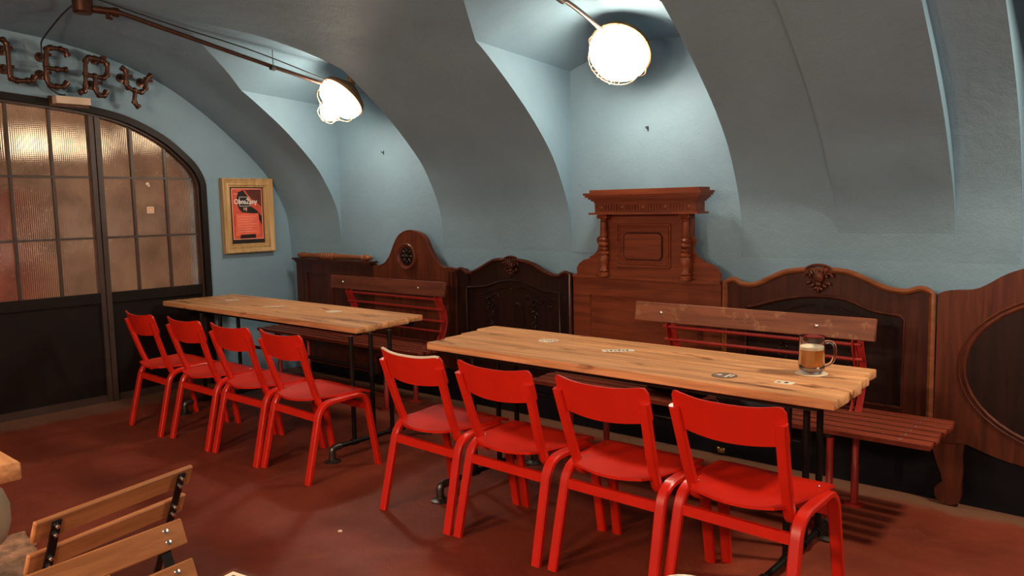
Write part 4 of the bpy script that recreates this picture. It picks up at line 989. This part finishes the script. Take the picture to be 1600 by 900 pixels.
# beer mug
mx, my, mz = -1.129, 3.105, TZ + 0.0019
t = thing('beer_mug', 'glass handled mug half full of amber beer', 'mug', (mx, my, mz), 0, world=False); t.scale = (1.12, 1.12, 1.10)
gp = [(0, 0.0), (0.030, 0.0), (0.037, 0.004), (0.0435, 0.018), (0.0450, 0.030), (0.0445, 0.13), (0.0450, 0.136), (0.0430, 0.136), (0.0418, 0.13), (0.0418, 0.034), (0.039, 0.024), (0.030, 0.018), (0, 0.017)]
mb = MB(); mb.lathe(gp, (0, 0, 0), (0, 0, 1), 40); mb.build('glass', M['glass'], t)
hd = catmull([(0.043, 0.005, 0.115), (0.058, 0.007, 0.120), (0.074, 0.009, 0.108), (0.077, 0.009, 0.075), (0.066, 0.008, 0.045), (0.043, 0.005, 0.030)], 5)
MB().tube(hd, 0.0058, 10).build('handle', M['glass'], t)
MB().lathe([(0, 0.0175), (0.029, 0.0185), (0.0385, 0.0248), (0.0414, 0.034), (0.0414, 0.088), (0, 0.088)], (0, 0, 0), (0, 0, 1), 36).build('beer', M['beer'], t)
MB().lathe([(0, 0.0883), (0.0412, 0.0883), (0.0414, 0.098), (0.034, 0.0995), (0.02, 0.098), (0, 0.0985)], (0, 0, 0), (0, 0, 1), 36).build('foam', M['foam'], t)

# ------------------------------------------------------------------ bag on the bench, small wall fitting
t = thing('backpack', 'dark grey bag slumped on the bench under the right table', 'bag', (-1.95, 3.50, 0.452))
mb = MB(); mb.ell((-2.02, 3.52, 0.55), (0.17, 0.10, 0.105), 16, 10); mb.ell((-1.86, 3.49, 0.53), (0.10, 0.09, 0.08), 14, 8)
mb.v = [(x + 0.012 * mnoise.noise(Vector((x * 14, y * 14, z * 14))), y, max(z + 0.03 * mnoise.noise(Vector((x * 9, y * 9, z * 9))), 0.4525)) for x, y, z in mb.v]
mb.build('body', M['black_fabric'], t)
MB().ell((-1.95, 3.46, 0.60), (0.09, 0.07, 0.03), 12, 6).build('pocket', M['fabric'], t)
t = thing('jacket', 'dark grey jacket lying on the bench beside the bag', 'jacket', (-1.60, 3.48, 0.452))
mb = MB(); mb.ell((-1.55, 3.47, 0.50), (0.17, 0.11, 0.075), 20, 10)
mb.v = [(x, y + 0.02 * mnoise.noise(Vector((x * 12, 2, z * 12))), max(z + 0.035 * mnoise.noise(Vector((x * 11, y * 11, 5))), 0.4525)) for x, y, z in mb.v]
mb.build('cloth', M['fabric'], t)
mb = MB(); mb.ell((0, 0, 0), (0.018, 0.010, 0.014)); mb.ell((-0.016, -0.004, 0.012), (0.010, 0.008, 0.010)); mb.ell((0.015, -0.004, 0.008), (0.009, 0.008, 0.012)); mb.box(-0.02, 0.02, 0, 0.02, -0.012, 0.012)
place(mb, 'brass_fitting', M['brass'], (-1.955, 4.012, 0.030), 'small brass fitting low on the dark plinth between chair backs', 'fitting')

# ------------------------------------------------------------------ foreground folding chairs
def folding_chair(label, loc, rz_):
    t = thing('folding_chair', label, 'chair', loc, rz_, world=False, group='folding slat chairs in the foreground')
    th = math.atan(0.42); rot = Matrix.Rotation(th, 3, 'X')
    top = Vector((0, -0.225, 0.80))
    dn = Vector((0, 0.42, -1)).normalized(); nf = Vector((0, 1, 0.42)).normalized()
    for k in range(2):
        c = top + dn * (0.027 + k * 0.082) + nf * 0.014
        mb = MB(); mb.cbox(-0.195, 0.195, -0.006, 0.006, -0.026, 0.026, 0.0025)
        mb.v = [tuple(Matrix((Vector((1, 0, 0)), nf, -dn)).transposed() @ Vector(v) + c) for v in mb.v]
        mb.build('back_slat', M['slat'], t)
        for sx in (-1, 1):
            for q_ in (-0.011, 0.011):
                p = c + Vector((sx * 0.155, 0, 0)) - dn * q_
                m2 = MB(); m2.lathe([(0, 0), (0.0065, 0), (0.005, 0.003), (0, 0.0042)], p + nf * 0.006, nf, 10); m2.lathe([(0, 0), (0.0048, 0), (0.0048, 0.005), (0, 0.005)], p - nf * 0.0165, -nf, 6)
                m2.build('bolt', M['steel'], t)
    for sx in (-1, 1):
        x = sx * 0.155
        p0 = top + dn * 0.005; p1 = Vector((0, -0.225 + 0.42 * 0.80, 0.0))
        MB().strip([(x, p0.y, p0.z), (x, p0.y + 0.42 * 0.35, 0.45), (x, p1.y, 0.0)], (1, 0, 0), 0.020, 0.006).build('frame_bar', M['black_metal'], t)
        MB().strip([(x * 0.9, 0.17, 0.435), (x * 0.9, -0.02, 0.24), (x * 0.9, -0.22, 0.0)], (1, 0, 0), 0.022, 0.006).build('frame_bar', M['black_metal'], t)
        MB().box(x * 0.94 - 0.008, x * 0.94 + 0.008, -0.085, 0.225, 0.430, 0.440).build('seat_bearer', M['black_metal'], t)
    for yy_, z in ((0.04, 0.16), (-0.12, 0.12)): MB().tube([(-0.15, yy_, z), (0.15, yy_, z)], 0.006, 8).build('crossbar', M['black_metal'], t)
    for k in range(6): MB().cbox(-0.195, 0.195, -0.085 + k * 0.053, -0.043 + k * 0.053, 0.440, 0.452, 0.0025).build('seat_slat', M['slat'], t)
    return t
# chair turned away from the camera
folding_chair('oak slat folding chair with its back to the camera, nuts showing', (-1.989, 0.653, 0), math.radians(90 + 13.8))
folding_chair('nearest oak slat folding chair, bolt heads on its back slats', (-1.291, 0.544, 0), math.radians(-90 + 7))

# ------------------------------------------------------------------ small foreground table with menu block and dish
t = thing('round_table', 'round cafe table just below the frame, under the menu block', 'table', (-0.5, 0.55, 0))
MB().lathe([(0, 0.712), (0.59, 0.712), (0.60, 0.72), (0.60, 0.735), (0.595, 0.74), (0, 0.74)], (-0.5, 0.55, 0), (0, 0, 1), 48).build('top', M['slat'], t)
MB().lathe([(0.24, 0), (0.24, 0.01), (0.05, 0.03), (0.03, 0.06), (0.03, 0.70), (0.12, 0.712)], (-0.5, 0.55, 0), (0, 0, 1), 24).build('pedestal', M['black_metal'], t)
t = thing('menu_block', 'dark wooden block holding cream printed cards at the bottom edge', 'menu holder', (-1.0, 0.535, 0.74), math.radians(10), world=False)
MB().box(-0.045, 0.035, -0.035, 0.04, 0, 0.155).build('block', M['mid_wood'], t)
MB().box(-0.032, 0.03, -0.028, 0.028, 0.155, 0.1575).build('card', M['white_card'], t)
mb = MB()
for k in range(3): mb.box(-0.022 + k * 0.018, -0.012 + k * 0.018, -0.020, 0.020, 0.1575, 0.158)
mb.build('print', M['dark_print'], t)
t = thing('candle_dish', 'pale rounded dish rim just visible at the bottom edge', 'dish', (-0.558, 1.03, 0.74), world=True)
MB().lathe([(0, 0), (0.03, 0), (0.035, 0.01), (0.040, 0.085), (0.044, 0.098), (0.041, 0.098), (0.034, 0.085), (0.03, 0.02), (0, 0.018)], (-0.558, 1.03, 0.74), (0, 0, 1), 28).build('bowl', M['porcelain'], t)

# ------------------------------------------------------------------ left edge: table corner, round stool, straw mat
t = thing('side_table', 'pale wooden table corner at the left edge of the picture', 'table', (-2.72, 0.42, 0))
ca, sa = math.cos(math.radians(0)), math.sin(math.radians(0))
for k, (ya, yb) in enumerate(((0.14, 0.275), (0.279, 0.415), (0.419, 0.555), (0.559, 0.70))):
    MB().cbox(-3.35, -2.432, ya, yb, 0.690, 0.741, 0.004).build('plank', M['table'], t)
for x in (-3.25, -2.66):
    for y in (0.2, 0.50): MB().tube([(x, y, 0.034), (x, y, 0.69)], 0.02, 10).build('leg', M['black_metal'], t)
t = thing('round_stool', 'beige rounded stool seat cut by the left edge', 'stool', (-3.07, 0.65, 0))
MB().lathe([(0, 0.30), (0.12, 0.30), (0.165, 0.33), (0.18, 0.38), (0.18, 0.44), (0.165, 0.485), (0.12, 0.51), (0, 0.515)], (-3.075, 0.655, 0), (0, 0, 1), 36).build('seat', M['leather'], t)
MB().lathe([(0.16, 0.034), (0.16, 0.045), (0.03, 0.06), (0.025, 0.30), (0, 0.30)], (-3.075, 0.655, 0), (0, 0, 1), 24).build('pedestal', M['black_metal'], t)
mb = MB(); rr = random.Random(5); vs = []; fs = []; NX, NY = 40, 30
for j in range(NY + 1):
    for i in range(NX + 1):
        x = -0.5 + i / NX; y = -0.36 + 0.72 * j / NY
        edge_ = 1.0 if 0 < i < NX and 0 < j < NY else 0.0
        vs.append((x + 0.012 * rr.uniform(-1, 1), y + 0.012 * rr.uniform(-1, 1), edge_ * (0.018 + 0.012 * mnoise.noise(Vector((x * 22, y * 22, 0))) + 0.003 * rr.random())))
for j in range(NY):
    for i in range(NX): a = j * (NX + 1) + i; fs.append((a, a + 1, a + NX + 2, a + NX + 1))
mb.add(vs, fs, True); o = mb.build('straw_mat', M['straw']); o.location = (-3.46, 0.70, 0.001); o.rotation_euler = (0, 0, math.radians(-8))
tag(o, 'rough tan straw mat on the floor behind the folding chair', 'mat')

# litter on the floor
for k, (x, y, m_, lab) in enumerate(((-3.02, 2.18, 'brown_print', 'small dark scrap on the open floor left of the right table'), (-2.80, 2.02, 'white_card', 'tiny white scrap on the floor left of the right chairs'))):
    pt = [(0.010 * math.cos(a) * (1 + 0.4 * math.sin(3 * a + k)), 0.010 * math.sin(a)) for a in frange(0, 2 * PI, 8)[:-1]]
    place(MB().prism(pt, 0, 0.003), 'floor_scrap', M[m_], (x, y, 0.0005), lab, 'scrap')
for o in bpy.data.objects:
    if '_w' in o: del o['_w']
